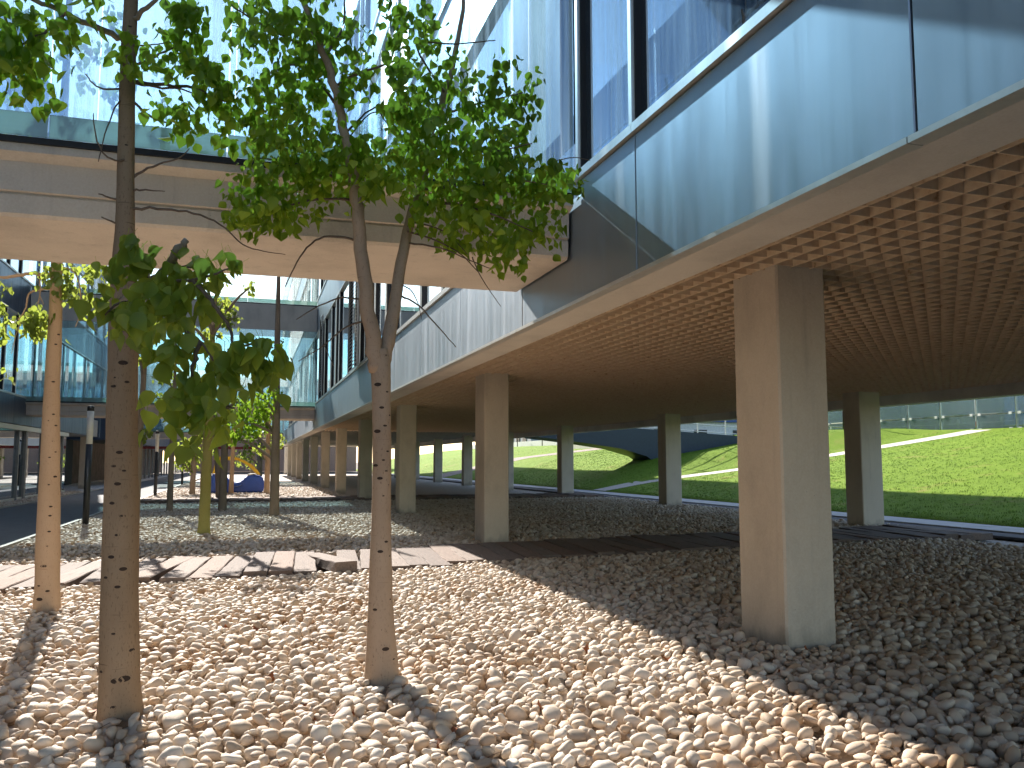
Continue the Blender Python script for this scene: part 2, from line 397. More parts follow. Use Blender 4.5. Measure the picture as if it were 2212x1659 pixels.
# columns
colm = {}
def column(parent, x, y, top=ZG+.1, wx=.50, wy=.68):
    key = (wx, wy, top)
    if key not in colm:
        bm = bmesh.new(); bm_box(bm, (-wx/2, -wy/2, -.1), (wx/2, wy/2, top))
        bmesh.ops.bevel(bm, geom=[e for e in bm.edges if abs(e.verts[0].co.z-e.verts[1].co.z) > 1], offset=.018, segments=1, affect='EDGES')
        colm[key] = mesh_of(bm, M['concrete'])
    return link('column', colm[key], parent, rel(parent, (x, y, 0)))
for k in range(-1, 12): column(rb, 4.56, 6.04 + 9.35*k + .34)
for y in (7.0, 16.95, 26.85, 37.2, 46.6, 56, 65.3, 74.6, 84): column(rb, 14.45, y, wx=.62, wy=.6)
# edge beams, lip, soffit
Y0, Y1 = -8.5, 105.0
box('edge_beam', (XF+.02, Y0, ZB), (3.24, Y1, 3.44), M['beam_concrete'], rb)
for k in range(0, 40):
    a = Y0 + .001 + k*MODW
    box('drip_edge', (XF-.075, a, ZB-.012), (XF+.018, a+MODW-.008, ZB+.020), M['alu'], rb)
box('edge_beam', (15.72, Y0, ZB), (16.1, Y1, 3.44), M['beam_concrete'], rb)
box('soffit_board', (3.24, Y0, ZG+.105), (15.72, Y1, ZG+.13), M['soffit'], rb)
# grating: slats both ways, every one its own piece
GR0, GR1 = 3.245, 15.715
lm_ = box_mesh((-.0045, -26, 0), (.0045, 26, .10), M['grating']); GY = 22.0
n_long = int((GR1-GR0)/.2)
for i in range(n_long+1):
    link('slat', lm_, rb, rel(rb, (GR0 + .012 + i*.2, GY, ZG)))
cm_ = box_mesh((0, -.0045, .004), (GR1-GR0-.002, .0045, .098), M['grating'])
for j in range(0, 236):
    link('cross_slat', cm_, rb, rel(rb, (GR0+.001, -1.4 + j*.2, ZG)))
box('grating_edge_trim', (3.241, Y0, ZG-.02), (3.252, Y1, ZG+.12), M['grating'], rb)
# floor slabs, core
LV = [(3.06, 4.19, 7.45), (7.45, 8.95, 11.75), (11.75, 12.95, 15.8)]
box('floor_slab', (XF+.12, Y0, 3.45), (16.0, Y1, 4.1), M['slab'], rb)
box('floor_slab', (XF+.12, Y0, 7.5), (16.0, Y1, 8.8), M['slab'], rb)
box('floor_slab', (XF+.12, Y0, 11.8), (16.0, Y1, 12.8), M['slab'], rb)
box('roof', (XF+.10, Y0, 15.85), (16.05, Y1, 18.1), M['slab'], rb)
box('core_wall', (8.2, Y0, 4.1), (8.5, Y1, 15.85), M['interior'], rb)
box('roof_shade_block', (10, Y0+4, 18.11), (16.0, Y1-4, 21.5), M['cladding_dark'], rb)  # unseen block added on the roof to widen the building's shadow on the lawn
box('rear_wall', (16.06, Y0, 3.45), (16.1, Y1, 18.3), M['cladding_dark'], rb)
box('parapet', (XF, Y0, 15.8), (XF+.09, Y1, 18.3), M['cladding'], rb)
box('end_wall', (XF+.1, Y0-.1, 3.45), (16.1, Y0-.01, 18.3), M['cladding_dark'], rb)
# facade modules
def frame_mesh(w, z0, z1, splits, mat, sx):
    """window frame in local coords: y 0..w, x 0 = face, -x outward for sx=1"""
    bm = bmesh.new(); o = lambda a, b: bm_box(bm, (min(sx*a[0], sx*b[0]), a[1], a[2]), (max(sx*a[0], sx*b[0]), b[1], b[2]))
    o((-.035, .003, z0+.002), (.10, w-.003, z0+.075)); o((-.03, .003, z1-.06), (.10, w-.003, z1-.002))
    for s in splits: o((-.028, s, z0+.076), (.07, s+.055, z1-.061))
    return mesh_of(bm, mat)
def gap_mesh(w, z0, z1, splits, sx):
    bm = bmesh.new(); o = lambda a, b: bm_box(bm, (min(sx*a[0], sx*b[0]), a[1], a[2]), (max(sx*a[0], sx*b[0]), b[1], b[2]))
    o((.0, splits-.022, z0+.077), (.09, splits-.002, z1-.062))
    return mesh_of(bm, M['black_gap'])
mod_cache = {}
def module(parent, sx, xf, y, lvl, split, panel_mat, glass_mat):
    """cladding panel + window(frame > pane, gasket); sx=1 facade faces -x, sx=-1 faces +x"""
    z0, z1, z2 = LV[lvl]; key = (sx, lvl, split, panel_mat.name)
    if key not in mod_cache:
        spl = [.0, 1.13] if split else [.0]
        pw = MODW - .014
        pm = box_mesh((0, 0, z0+.012) if sx > 0 else (-.06, 0, z0+.012), (.06, pw, z1-.006) if sx > 0 else (0, pw, z1-.006), panel_mat, .006)
        fm = frame_mesh(MODW, z1, z2, spl, M['alu'], sx); gm = [gap_mesh(MODW, z1, z2, q, sx) for q in spl[1:] + [MODW-.002]]
        x = .05*sx
        panes = []
        ed = spl + [MODW]
        for a, b in zip(ed, ed[1:]):
            panes.append(box_mesh((min(x, x+.012*sx), a+.056, z1+.076), (max(x, x+.012*sx), b-.024, z2-.062), glass_mat))
        mod_cache[key] = (pm, fm, gm, panes)
    pm, fm, gm, panes = mod_cache[key]; p = rel(parent, (xf, y, 0))
    link('cladding_panel', pm, parent, p + Vector((0, .007, 0)))
    w = link('window', fm, parent, p)
    for q in gm: link('gasket', q, w)
    for q in panes: link('pane', q, w)
for k in range(-4, 21):
    for lv in range(3): module(rb, 1, XF, J0 + k*MODW, lv, k % 2 == 0, M['cladding'], M['window_glass'])
box('far_cladding', (XF, J0+21*MODW, 3.07), (XF+.08, Y1, 4.19), M['cladding'], rb)
box('far_glazing', (XF+.03, J0+21*MODW, 4.2), (XF+.06, Y1, 15.8), M['window_glass'], rb)
box('cladding_backing', (XF+.062, Y0, 3.5), (XF+.10, Y1, 4.12), M['black_gap'], rb)
# louvre screens on the facade
def louvre(parent, y, z0, z1, w, xo):
    bm = bmesh.new(); z = z0
    bm_box(bm, (0, 0, z0), (.05, .05, z1)); bm_box(bm, (0, w-.05, z0), (.05, w, z1))
    while z < z1:
        vs_ = [bm.verts.new(p) for p in ((0, .05, z), (.012, .05, z), (.06, .05, z+.07), (.048, .05, z+.07), (0, w-.05, z), (.012, w-.05, z), (.06, w-.05, z+.07), (.048, w-.05, z+.07))]
        for f in ((0,1,5,4), (1,2,6,5), (2,3,7,6), (3,0,4,7)): bm.faces.new([vs_[i] for i in f])
        z += .10
    link('louvre', mesh_of(bm, M['dark_alu']), parent, rel(parent, (xo, y, 0)))
M['dark_alu'] = simple('dark_alu', (.22, .22, .22), .5, .5)
louvre(rb, 21.9, 4.1, 7.4, 2.1, XF-.22); louvre(rb, 33.5, 4.4, 7.4, 1.2, XF-.2); louvre(rb, 45, 4.2, 7.4, 2, XF-.2)
# red drain pipe under the building
bm = bmesh.new(); tube(bm, [(0, 0, 0), (0, 0, 3.3)], [.10, .10], 12)
link('drain_pipe', mesh_of(bm, simple('red_pipe', (.25, .02, .015), .5)), rb, rel(rb, (13.95, 46.0, 0)))

# ================================================================== SKYBRIDGES
XL = -8.9
def skybridge(label, y, depth, gm, join, full=True):
    t = thing('skybridge', label, 'bridge', (XL, y, 0))
    def deck_poly(z0, z1):
        a, d = 0.10, depth+.0
        if z1-z0 > .8:
            a = -.035; return [(a, z0), (d-a, z0), (d-a, z1), (a, z1)]
        f = [(a+.06, z0), (a+.03, z0+.025), (a+.02, z0+.17), (a+.035, z0+.178), (a+.035, z0+.19), (a, z0+.198), (a, z0+.43), (a-.11, z0+.475), (a-.11, z1)]
        return f + [(d - yy, zz) for yy, zz in f[::-1]]
    decks = [(3.5, 4.04), (7.5, 8.7), (14.95, 15.6)]
    for i, (z0, z1) in enumerate(decks):
        me = prism_x(deck_poly(z0, z1), .012, XF-XL-.022, M['deck_concrete'] if i != 1 else M['beam_concrete'])
        link('deck', me, t)
    # gasket shadow line + frosted strip, then panes
    W = XF - XL
    joints = [W - .47]
    while joints[-1] > 1.31: joints.append(joints[-1]-1.31)
    joints = [0.02] + sorted(joints) + [W-.02]
    for side, yy in ((0, -.05), (1, depth+.04)):
        for z0, z1 in ((4.04, 7.5), (8.7, 14.95)):
            bmk = bmesh.new(); bm_box(bmk, (.02, yy+.015, z0+.002), (W-.025, yy+.05, z0+.05))
            link('gasket', mesh_of(bmk, M['black_gap']), t)
            for a, b in zip(joints, joints[1:]):
                me = box_mesh((a+.006, yy, z0+.052), (b-.006, yy+.014, z0+.235), M['frosted']); link('frosted_strip', me, t)
                me = box_mesh((a+.006, yy, z0+.238), (b-.006, yy+.014, z1+.02), gm if z0 < 5 else M['clear_glass']); link('pane', me, t)
    return t
b1 = skybridge('nearest glass skybridge with stained concrete deck, above the big forked tree', 7.05, 1.88, M['bridge_glass'], 0)
b2 = skybridge('second glass skybridge in mid distance, above the blue play car', 38.8, 1.9, M['bridge_glass2'], 1)
b3 = skybridge('third skybridge far down the courtyard, mostly hidden by trees', 76.0, 2.2, M['bridge_glass2'], 1)
# dark perforated panel on the facade inside the nearest bridge
box('perforated_panel', (2.785, 7.25, 4.75), (2.80, 8.75, 7.4), simple('perforated_grey', (.08, .11, .125), .6, var=.3, sc=40), b1)
red = simple('red_beam_paint', (.22, .015, .012), .5)
box('red_beam', (XL, 74.6, 2.6), (XF, 74.9, 2.82), red, b3)

# ================================================================== LEFT OFFICE BUILDING
lb = thing('office_building', 'dark blue clad office building with glazed ground floor at left of the path', 'building', (XL, 0, 0))
LY0, LY1 = -8.5, 57.0
for k in range(0, 22):
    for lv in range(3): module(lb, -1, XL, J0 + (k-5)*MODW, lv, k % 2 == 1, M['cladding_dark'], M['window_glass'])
for z0, z1 in ((3.1, 4.1), (7.5, 8.8), (11.8, 12.8), (15.85, 18.0)):
    box('floor_slab', (-22, LY0, z0), (XL-.12, LY1, z1), M['slab'], lb)
box('core_wall', (-14.2, LY0, 4.1), (-14, LY1, 15.85), M['interior'], lb)
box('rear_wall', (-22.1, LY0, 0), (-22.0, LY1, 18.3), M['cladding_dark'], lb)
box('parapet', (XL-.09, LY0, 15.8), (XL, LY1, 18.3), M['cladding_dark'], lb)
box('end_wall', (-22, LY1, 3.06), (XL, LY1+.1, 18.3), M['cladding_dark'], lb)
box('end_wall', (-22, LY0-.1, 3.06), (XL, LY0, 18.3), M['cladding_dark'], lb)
# ground-floor glazing: posts, rails, panes
M['post_grey'] = simple('post_grey', (.30, .29, .27), .6)
box('head_rail', (XL-.35, 14, 2.86), (XL-.02, 48, 3.05), M['alu'], lb)
y = 14.0; i = 0
while y < 47.5:
    w = (.28, .12)[i % 2]
    box('glazing_post', (XL-.25, y, 0), (XL-.05, y+w, 2.85), M['post_grey'] if i % 2 == 0 else M['dark_alu'], lb)
    nxt = y + (3.1, 1.15)[i % 2]
    box('pane', (XL-.16, y+w+.01, .12), (XL-.14, nxt-.01, 2.85), M['shop_glass'], lb)
    box('sill_rail', (XL-.2, y+w+.005, .0), (XL-.1, nxt-.005, .11), M['alu'], lb)
    y = nxt; i += 1
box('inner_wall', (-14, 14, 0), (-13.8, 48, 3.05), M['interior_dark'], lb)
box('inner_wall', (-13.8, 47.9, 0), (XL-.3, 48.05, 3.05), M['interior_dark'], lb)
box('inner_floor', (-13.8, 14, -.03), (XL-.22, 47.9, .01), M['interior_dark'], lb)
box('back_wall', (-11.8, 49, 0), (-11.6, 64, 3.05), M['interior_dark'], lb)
column(lb, -9.9, 49.5, top=3.08, wx=.9, wy=.6); column(lb, -9.6, 56.6, top=3.08, wx=.5, wy=.5)
# left block beyond: posts and a lit wall far along the path
fb = thing('courtyard_block', 'far low block with a row of thin posts and pinkish wall along the path', 'building', (XL, 62, 0))
box('upper_wall', (-20, 62, 3.05), (XL, 128, 12), M['cladding_dark'], fb)
box('inner_wall', (-12, 62, 0), (-11.8, 128, 3.04), simple('pink_brick', (.24, .17, .145), .9, var=.3, sc=2), fb)
for k in range(22):
    box('post', (XL-.2, 62+3*k, 0), (XL-.05, 62.12+3*k, 3.04), M['dark_alu'], fb)
eb = thing('brick_block', 'pinkish brick block closing the far end of the courtyard', 'building', (-2, 132, 0))
box('wall', (-9, 131, 0), (16, 140, 14), simple('brick_far', (.44, .28, .22), .9, var=.2, sc=8), eb)
for k in range(5):
    box('window', (-7+4.6*k, 130.9, 5), (-4.6+4.6*k, 131.05, 7.6), M['dark_metal'], eb)

# ================================================================== LAWN SIDE
def lawn_z(X, Y):
    t = max(0.0, X-17.7)
    u = min(1.0, max(0.0, (Y-39.5)/6.5)); z = min((.155 + .135*u*u*(3-2*u))*t, .155*t + .85)
    return min(z, 3.3 + .01*t) + .05*math.sin(Y*.21+X*.3) * min(1, t/2)
def grass_mat():
    m, n, l, b = new_mat('lawn_grass')
    a = noise(n, l, wpos(n, l), 1.2, 5, .6); f = noise(n, l, wpos(n, l), 30, 4, .7)
    a = mixc(n, l, .45, a, noise(n, l, wpos(n, l), .35, 3))
    c = ramp(n, l, a, [(.3, (.15, .25, .02)), (.55, (.20, .32, .025)), (.66, (.27, .28, .06))])
    c = mixc(n, l, .5, c, ramp(n, l, f, [(.3, (.6, .6, .6)), (.7, (1, 1, 1))]), 'MULTIPLY')
    l.new(c, b.inputs['Base Color']); b.inputs['Roughness'].default_value = .9; b.inputs['Specular IOR Level'].default_value = .15
    bump(n, l, b, f, .8, .05); return m
M['grass'] = grass_mat()
bm = bmesh.new(); gx = [17.6+.6*i for i in range(60)]+[60, 80, 140]; gy = list(range(-4, 150, 2))
vg = [[bm.verts.new((x, y, lawn_z(x, y) + (.03 if x < 17.7 else .05))) for y in gy] for x in gx]
for i in range(len(gx)-1):
    for j in range(len(gy)-1): bm.faces.new((vg[i][j], vg[i+1][j], vg[i+1][j+1], vg[i][j+1]))
e0 = [bm.verts.new((gx[0], y, -.1)) for y in gy]
for j in range(len(gy)-1): bm.faces.new((e0[j], vg[0][j], vg[0][j+1], e0[j+1]))
lawn = tag(link('lawn', mesh_of(bm, M['grass'], True)), kind='structure')
# blades of grass
bm = bmesh.new()
for q in range(5):
    a = random.uniform(0, 6.28); c, s = math.cos(a)*.006, math.sin(a)*.006; lx, ly = random.gauss(0, .03), random.gauss(0, .03)
    ox, oy = random.gauss(0, .03), random.gauss(0, .03); h = random.uniform(.03, .055)
    bm.faces.new([bm.verts.new(p) for p in ((ox-c, oy-s, 0), (ox+c, oy+s, 0), (ox+lx, oy+ly, h))])
gb = simple('grass_blade', (.16, .28, .025), .8, var=.4, sc=3); tuft = mesh_of(bm, gb)
gc = bpy.data.collections.new('grass_shapes'); gc.objects.link(bpy.data.objects.new('grass_tuft', tuft))
PATH = [(17.6, 40.6), (20.6, 40.2), (24.4, 38.5), (32.6, 37.3), (36.4, 36.4), (39.0, 36.0)]
def path_y(X):
    for (xa, ya), (xb, yb) in zip(PATH, PATH[1:]):
        if X <= xb: return ya + (yb-ya)*max(0, X-xa)/(xb-xa)
    return PATH[-1][1]
def path_mask(X, Y): return abs(Y-path_y(X)) < .8
it = []
while len(it) < 26000:
    Y = random.uniform(9, 62) if random.random() < .8 else random.uniform(9, 100); X = 17.7 + 22*random.random()**1.4
    if not path_mask(X, Y): it.append(((X, Y, lawn_z(X, Y)+.045), (0, 0, random.uniform(0, 6.28)), (random.uniform(.8, 1.5),)*3, 0))
instancer('grass', it, gc, 1, lawn)
# pale footpath up the slope
bm = bmesh.new(); pv = []
for i in range(36):
    X = 17.65 + i*.6; yc = path_y(X)
    pv.append([bm.verts.new((X, yc+d, lawn_z(X, yc+d)+.062)) for d in (-.8, -.3, .3, .8)])
for a, b in zip(pv, pv[1:]):
    for k in range(3): bm.faces.new((a[k], b[k], b[k+1], a[k+1]))
tag(link('footpath', mesh_of(bm, simple('pale_gravel', (.62, .56, .50), .9, var=.15, sc=8))), kind='structure')
bm = bmesh.new(); pv = []
for i in range(34):
    X = 17.65 + i*.5; yc = 80 - .95*(X-18) - .012*(X-18)**2
    pv.append([bm.verts.new((X, yc+d, lawn_z(X, yc+d)+.064)) for d in (-3.0, -1, 1, 3.0)])
for a, b in zip(pv, pv[1:]):
    for k in range(3): bm.faces.new((a[k], b[k], b[k+1], a[k+1]))
tag(link('gravel_track', mesh_of(bm, simple('brown_gravel', (.33, .27, .24), .95, var=.3, sc=10))), kind='structure')
# paving strip: slabs, drain line
strip = box('paving_strip', (15.36, -4, -.05), (17.58, 110, .005), simple('paving_joint', (.10, .10, .11), .9), kind='structure')
sm_ = box_mesh((-.62, -1.16, 0), (.62, 1.16, .035), simple('paving_slab', (.50, .50, .50), .8, var=.12, sc=2), .006)
for k in range(44): link('paving_slab', sm_, strip, Vector((16.75, -2 + 2.36*k, .008)) - strip.location)
# ramp with arch, dark blue, railing
rt = thing('footbridge', 'dark blue footbridge with arched end rising from the lawn towards the raised building', 'footbridge', (16.2, 46, 0))
bm = bmesh.new()
top = [(16.2, 3.95), (40.0, 2.62)]; bot = [(40, -.2), (24.6, -.2), (24.2, 1.25), (23.2, 1.9), (21.5, 2.35), (19, 2.7), (16.2, 3.0)]
poly = top + bot; a = [bm.verts.new((x-16.2, 0, z)) for x, z in poly]; b = [bm.verts.new((x-16.2, 2.6, z)) for x, z in poly]
bm.faces.new(a); bm.faces.new(b[::-1])
for i in range(len(poly)): j = (i+1) % len(poly); bm.faces.new((a[i], b[i], b[j], a[j]))
bmesh.ops.recalc_face_normals(bm, faces=bm.faces[:])
link('ramp_body', mesh_of(bm, simple('ramp_blue', (.03, .05, .085), .55)), rt)
mrail = simple('rail_white', (.7, .71, .72), .4, .3)
for k in range(12):
    x = 16.8+2*k-16.2; z = 3.95 - (x+.0)*.0559
    bm = bmesh.new(); bm_box(bm, (x-.03, .05, z), (x+.03, .11, z+1.1)); link('rail_post', mesh_of(bm, mrail), rt)
    if k % 2: bm = bmesh.new(); bm_box(bm, (x-.07, .02, z+1.12), (x+.07, .16, z+1.42)); link('rail_light', mesh_of(bm, simple('rail_light_white', (.85, .85, .82), .5)), rt)
for dz in (1.08, .55, .1):
    bm = bmesh.new(); tube(bm, [(.2, .08, 3.94+dz), (23.6, .08, 2.64+dz)], [.03, .03], 6); link('handrail', mesh_of(bm, mrail), rt)
# white hut with blue roof stripes behind the ramp
wh = thing('white_hall', 'white hall with blue corrugated roof beyond the dark blue footbridge', 'building', (40, 75, 2.5))
box('wall', (30, 66, 2), (52, 76, 5.1), simple('white_render', (.78, .76, .78), .8), wh)
mblue = simple('blue_sheet', (.03, .08, .30), .5)
for k in range(8): box('roof_sheet', (29.6, 65.6-.0+.02*k, 5.1+.42*k), (52.4, 76.4, 5.46+.42*k), mblue, wh)
for k in range(4): box('window', (34+4*k, 65.93, 3.4), (35.3+4*k, 66.02, 4.4), M['dark_metal'], wh)
# site huts seen between the columns
hw = simple('hut_white', (.80, .77, .76), .8); tarp = simple('blue_tarp', (.03, .10, .48), .55, var=.3, sc=1.5)
wl = thing('boundary_wall', 'low cream wall along the top of the lawn behind the columns', 'wall', (40, 100, 3.3))
box('wall', (39, 70, 3.2), (39.3, 150, 4.5), hw, wl)
h1 = thing('site_hut', 'white site hut with air conditioner and dark window above the cream wall', 'hut', (43, 96, 3.3))
box('body', (41.5, 88, 3.3), (45, 97, 7.0), hw, h1); box('window', (41.42, 90, 4.9), (41.52, 91.2, 6.1), M['dark_metal'], h1)
ac = box('air_conditioner', (41.05, 94.2, 5.6), (41.49, 95.5, 6.6), M['alu'], h1)
bm = bmesh.new(); tube(bm, [(0, 0, 0), (-.03, 0, 0)], [.36, .36], 16); link('fan', mesh_of(bm, M['dark_metal']), ac, (-.235, 0, .5))
h2 = thing('tarpaulin_tent', 'bright blue tarpaulin shelter above the cream wall', 'tent', (44, 106, 3.3))
bm = bmesh.new(); poly = [(100, 3.3), (100, 5.6), (103, 7.2), (107, 7.4), (111, 6.4), (113, 3.3)]
a = [bm.verts.new((41.5-44, y-106, z-3.3)) for y, z in poly]; b = [bm.verts.new((47-44, y-106, z-3.0)) for y, z in poly]
bm.faces.new(a); bm.faces.new(b[::-1])
for i in range(len(poly)): j = (i+1) % len(poly); bm.faces.new((a[i], b[i], b[j], a[j]))
bmesh.ops.recalc_face_normals(bm, faces=bm.faces[:]); link('canvas', mesh_of(bm, tarp), h2)
h3 = thing('site_hut', 'pale grey site hut at the far end behind the lawn', 'hut', (43, 128, 3.3))
box('body', (41, 120, 3.3), (46, 140, 6.8), simple('hut_grey', (.45, .44, .45), .8, var=.3, sc=1), h3)
for k in range(5): box('window', (40.9, 122+3.4*k, 4.6), (41.02, 123.8+3.4*k, 6), M['dark_metal'], h3)
for k in range(5):
    p_ = thing('fence_post', 'slim dark post standing along the cream wall, number %d from the right' % (k+1) if False else ['slim dark post by the cream wall, nearest the footbridge', 'slim dark post in front of the white site hut', 'slim dark post before the blue tarpaulin', 'slim dark post at the far left of the cream wall', 'slim dark post by the pale grey hut'][k], 'post', (38.2, 74+11*k, 3.2), 'posts along the cream wall')
    bm = bmesh.new(); tube(bm, [(0, 0, 0), (0, 0, 3.4)], [.07, .06], 8); link('pole', mesh_of(bm, M['dark_metal']), p_)
    box('cap', (38.05, 73.85+11*k, 6.6), (38.35, 74.15+11*k, 6.75), M['dark_metal'], p_)
# glass pavilion at right beyond the lawn
gp = thing('glass_pavilion', 'glass pavilion with steel grid and white clamps at the top of the lawn', 'pavilion', (41, 38, 3.3))
gpl = glass('pavilion_glass', (.92, .96, .95), .02, .12, (.62, .74, .70), haze=.16)
steel = simple('pavilion_steel', (.70, .71, .70), .5, .2); clampm = simple('clamp_white', (.85, .85, .85), .5)
bx = 39.2; ys = [24+2.55*k for k in range(12)]; zs = [3.35, 4.2, 5.35, 6.5]
for yv in ys: box('post', (bx, yv-.05, 3.2), (bx+.08, yv+.05, 6.8), steel, gp)
for zv in zs: box('rail', (bx+.09, ys[0], zv-.04), (bx+.15, ys[-1], zv+.04), steel, gp)
for ya, yb in zip(ys, ys[1:]):
    for za, zb in zip(zs, zs[1:]): box('pane', (bx-.05, ya+.06, za+.05), (bx-.03, yb-.06, zb-.05), gpl, gp)
for yv in ys[1:-1]:
    for zv in zs:
        for s in (-.28, .28): box('clamp', (bx-.10, yv+s-.09, zv-.07), (bx-.055, yv+s+.09, zv+.07), clampm, gp)
inner_cols = [(.30, .11, .08), (.16, .26, .20), (.10, .15, .22), (.36, .30, .24), (.08, .18, .36)]
for k in range(11):
    cc = inner_cols[k % 5]; box('stored_crate', (bx+1.2, ys[k]+.1, 3.25), (bx+2.4+.3*(k % 3), ys[k]+2.2, 3.9+.45*((k*7) % 5)), simple('crate_%d' % k, cc, .8, var=.4, sc=2), gp)
box('back_wall', (bx+4, ys[0], 3.2), (bx+4.1, ys[-1], 7.2), simple('pavilion_back', (.60, .66, .64), .8, var=.4, sc=.8), gp)
box('top_beam', (bx-.1, ys[0], 6.85), (bx+.2, ys[-1], 7.1), steel, gp)
for k, (x_, y_) in enumerate(((36.6, 27.0), (36.6, 44.6))):
    t = thing('bollard_light', ['slim post light near the right end of the glass pavilion', 'dark post light at the left end of the glass pavilion'][k], 'lamp', (x_, y_, 2.95), 'post lights by the pavilion')
    bm = bmesh.new(); tube(bm, [(0, 0, 0), (0, 0, 3.2)], [.07, .07], 8); link('pole', mesh_of(bm, steel if k == 0 else M['dark_metal']), t)
    box('lamp_head', (x_-.11, y_-.11, 6.15), (x_+.11, y_+.11, 6.5), clampm, t)

# ================================================================== LAMP POSTS ON THE PATH
dif = simple('lamp_diffuser', (.80, .80, .76), .35)
for k, (x, y, lab) in enumerate(((-3.78, 22.8, 'black lamp post with white tube head nearest the camera, left of the big trunk'), (-4.02, 33.0, 'black lamp post half hidden right of the big trunk'), (-3.98, 40.8, 'black lamp post in front of the far path, right of the thin pale tree'), (-4.2, 59.8, 'distant lamp post at the bend of the path behind trees'), (-4.25, 70.4, 'farthest small lamp post on the asphalt path'))):
    t = thing('lamp_post', lab, 'lamp post', (x, y, 0), 'lamp posts along the asphalt path')
    bm = bmesh.new(); tube(bm, [(0, 0, -.02), (0, 0, 2.02)], [.075, .075], 14); link('pole', mesh_of(bm, M['dark_metal']), t)
    bm = bmesh.new(); tube(bm, [(0, 0, 2.022), (0, 0, 2.84)], [.078, .078], 14); link('diffuser', mesh_of(bm, dif), t)
    bm = bmesh.new(); tube(bm, [(0, 0, 2.842), (0, 0, 2.95), (0, 0, 2.97)], [.08, .08, .06], 14); link('cap', mesh_of(bm, M['dark_metal']), t)

# ================================================================== PLAY CAR
pcx = thing('play_car', 'large blue and yellow plastic play car standing on the pebbles', 'toy car', (-.55, 43.6, 0))
pblue = simple('blue_plastic', (.008, .07, .45), .3, var=.1); pyel = simple('yellow_plastic', (.80, .50, .015), .35, var=.08)
def prism_y(poly, y0, y1, mat, bev=.04):
    bm = bmesh.new(); a = [bm.verts.new((x, y0, z)) for x, z in poly]; b = [bm.verts.new((x, y1, z)) for x, z in poly]
    bm.faces.new(a); bm.faces.new(b[::-1])
    for i in range(len(poly)): j = (i+1) % len(poly); bm.faces.new((a[i], b[i], b[j], a[j]))
    bmesh.ops.recalc_face_normals(bm, faces=bm.faces[:])
    if bev: bmesh.ops.bevel(bm, geom=bm.edges[:], offset=bev, segments=3, affect='EDGES')
    return mesh_of(bm, mat, False)
body = [(-1.25, .05), (1.28, .05), (1.32, .35), (1.30, .7), (1.18, .88), (.75, .93), (.45, .84), (.28, .62), (0.05, .52), (-.25, .56), (-.42, .78), (-.62, .98), (-1.15, .98), (-1.28, .6)]
link('body', prism_y(body, -.62, .62, pblue, .07), pcx)
for s in (-.60, .47):
    link('windscreen_pillar', prism_y([(.98, .93), (1.14, .93), (1.02, 1.12), (.72, 1.42), (.3, 1.66), (.05, 1.72), (.05, 1.62), (.28, 1.53), (.62, 1.3), (.85, 1.05)], s, s+.13, pyel, .02), pcx)
    link('rear_pillar', prism_y([(-1.12, .99), (-.62, .99), (-.52, 1.62), (-.98, 1.62)], s, s+.13, pyel, .02), pcx)
link('roof', prism_y([(-1.1, 1.64), (.2, 1.64), (.15, 1.74), (-.2, 1.82), (-.8, 1.82), (-1.05, 1.75)], -.64, .64, pyel, .04), pcx)
link('dashboard', prism_y([(.5, .86), (.95, .945), (.9, .99), (.55, .95)], -.5, .5, simple('grey_plastic', (.35, .34, .3), .5), .01), pcx)
bm = bmesh.new(); tube(bm, *smooth_path([(.28, -.66, .45), (.1, -.67, .36), (-.15, -.67, .36)], [.03, .035, .03]), 8); link('door_handle', mesh_of(bm, simple('blue_plastic_light', (.08, .14, .4), .3)), pcx)
link('seat', prism_y([(-.55, .5), (-.1, .5), (-.1, .6), (-.4, .62), (-.5, 1.0), (-.6, 1.0)], -.45, .45, pblue, .02), pcx)

# ================================================================== TREES
def bark(name, c1, c2, dark):
    m, n, l, b = new_mat(name)
    a = noise(n, l, wpos(n, l, (1, 1, .5)), 3, 5); f = noise(n, l, wpos(n, l, (1, 1, .35)), 90, 5, .7)
    c = ramp(n, l, a, [(.3, c1), (.7, c2)])
    c = mixc(n, l, ramp(n, l, f, [(.56, (0, 0, 0)), (.70, (.75, .75, .75))]), c, dark)
    h = noise(n, l, wpos(n, l, (3.2, 3.2, 60)), 1.0, 2); hm = ramp(n, l, h, [(.70, (0, 0, 0)), (.75, (.6, .6, .6))])
    c = mixc(n, l, hm, c, dark)
    l.new(c, b.inputs['Base Color']); b.inputs['Roughness'].default_value = .85; b.inputs['Specular IOR Level'].default_value = .25
    bump(n, l, b, f, .35, .006); return m
M['bark_a'] = bark('bark_brown', (.24, .165, .105), (.33, .235, .155), (.09, .055, .035))
M['bark_b'] = bark('bark_tan', (.34, .245, .175), (.43, .32, .235), (.14, .09, .06))
M['bark_c'] = bark('bark_pale', (.46, .32, .21), (.53, .38, .26), (.32, .20, .13))
M['bark_y'] = bark('bark_yellow', (.33, .30, .08), (.40, .36, .13), (.22, .18, .07))
M['bark_g'] = bark('bark_grey', (.25, .20, .15), (.34, .28, .22), (.12, .09, .07))
M['twig'] = simple('twig_brown', (.15, .105, .075), .85, var=.3, sc=30)
M['knot_dark'] = simple('knot_dark', (.035, .02, .014), .9)
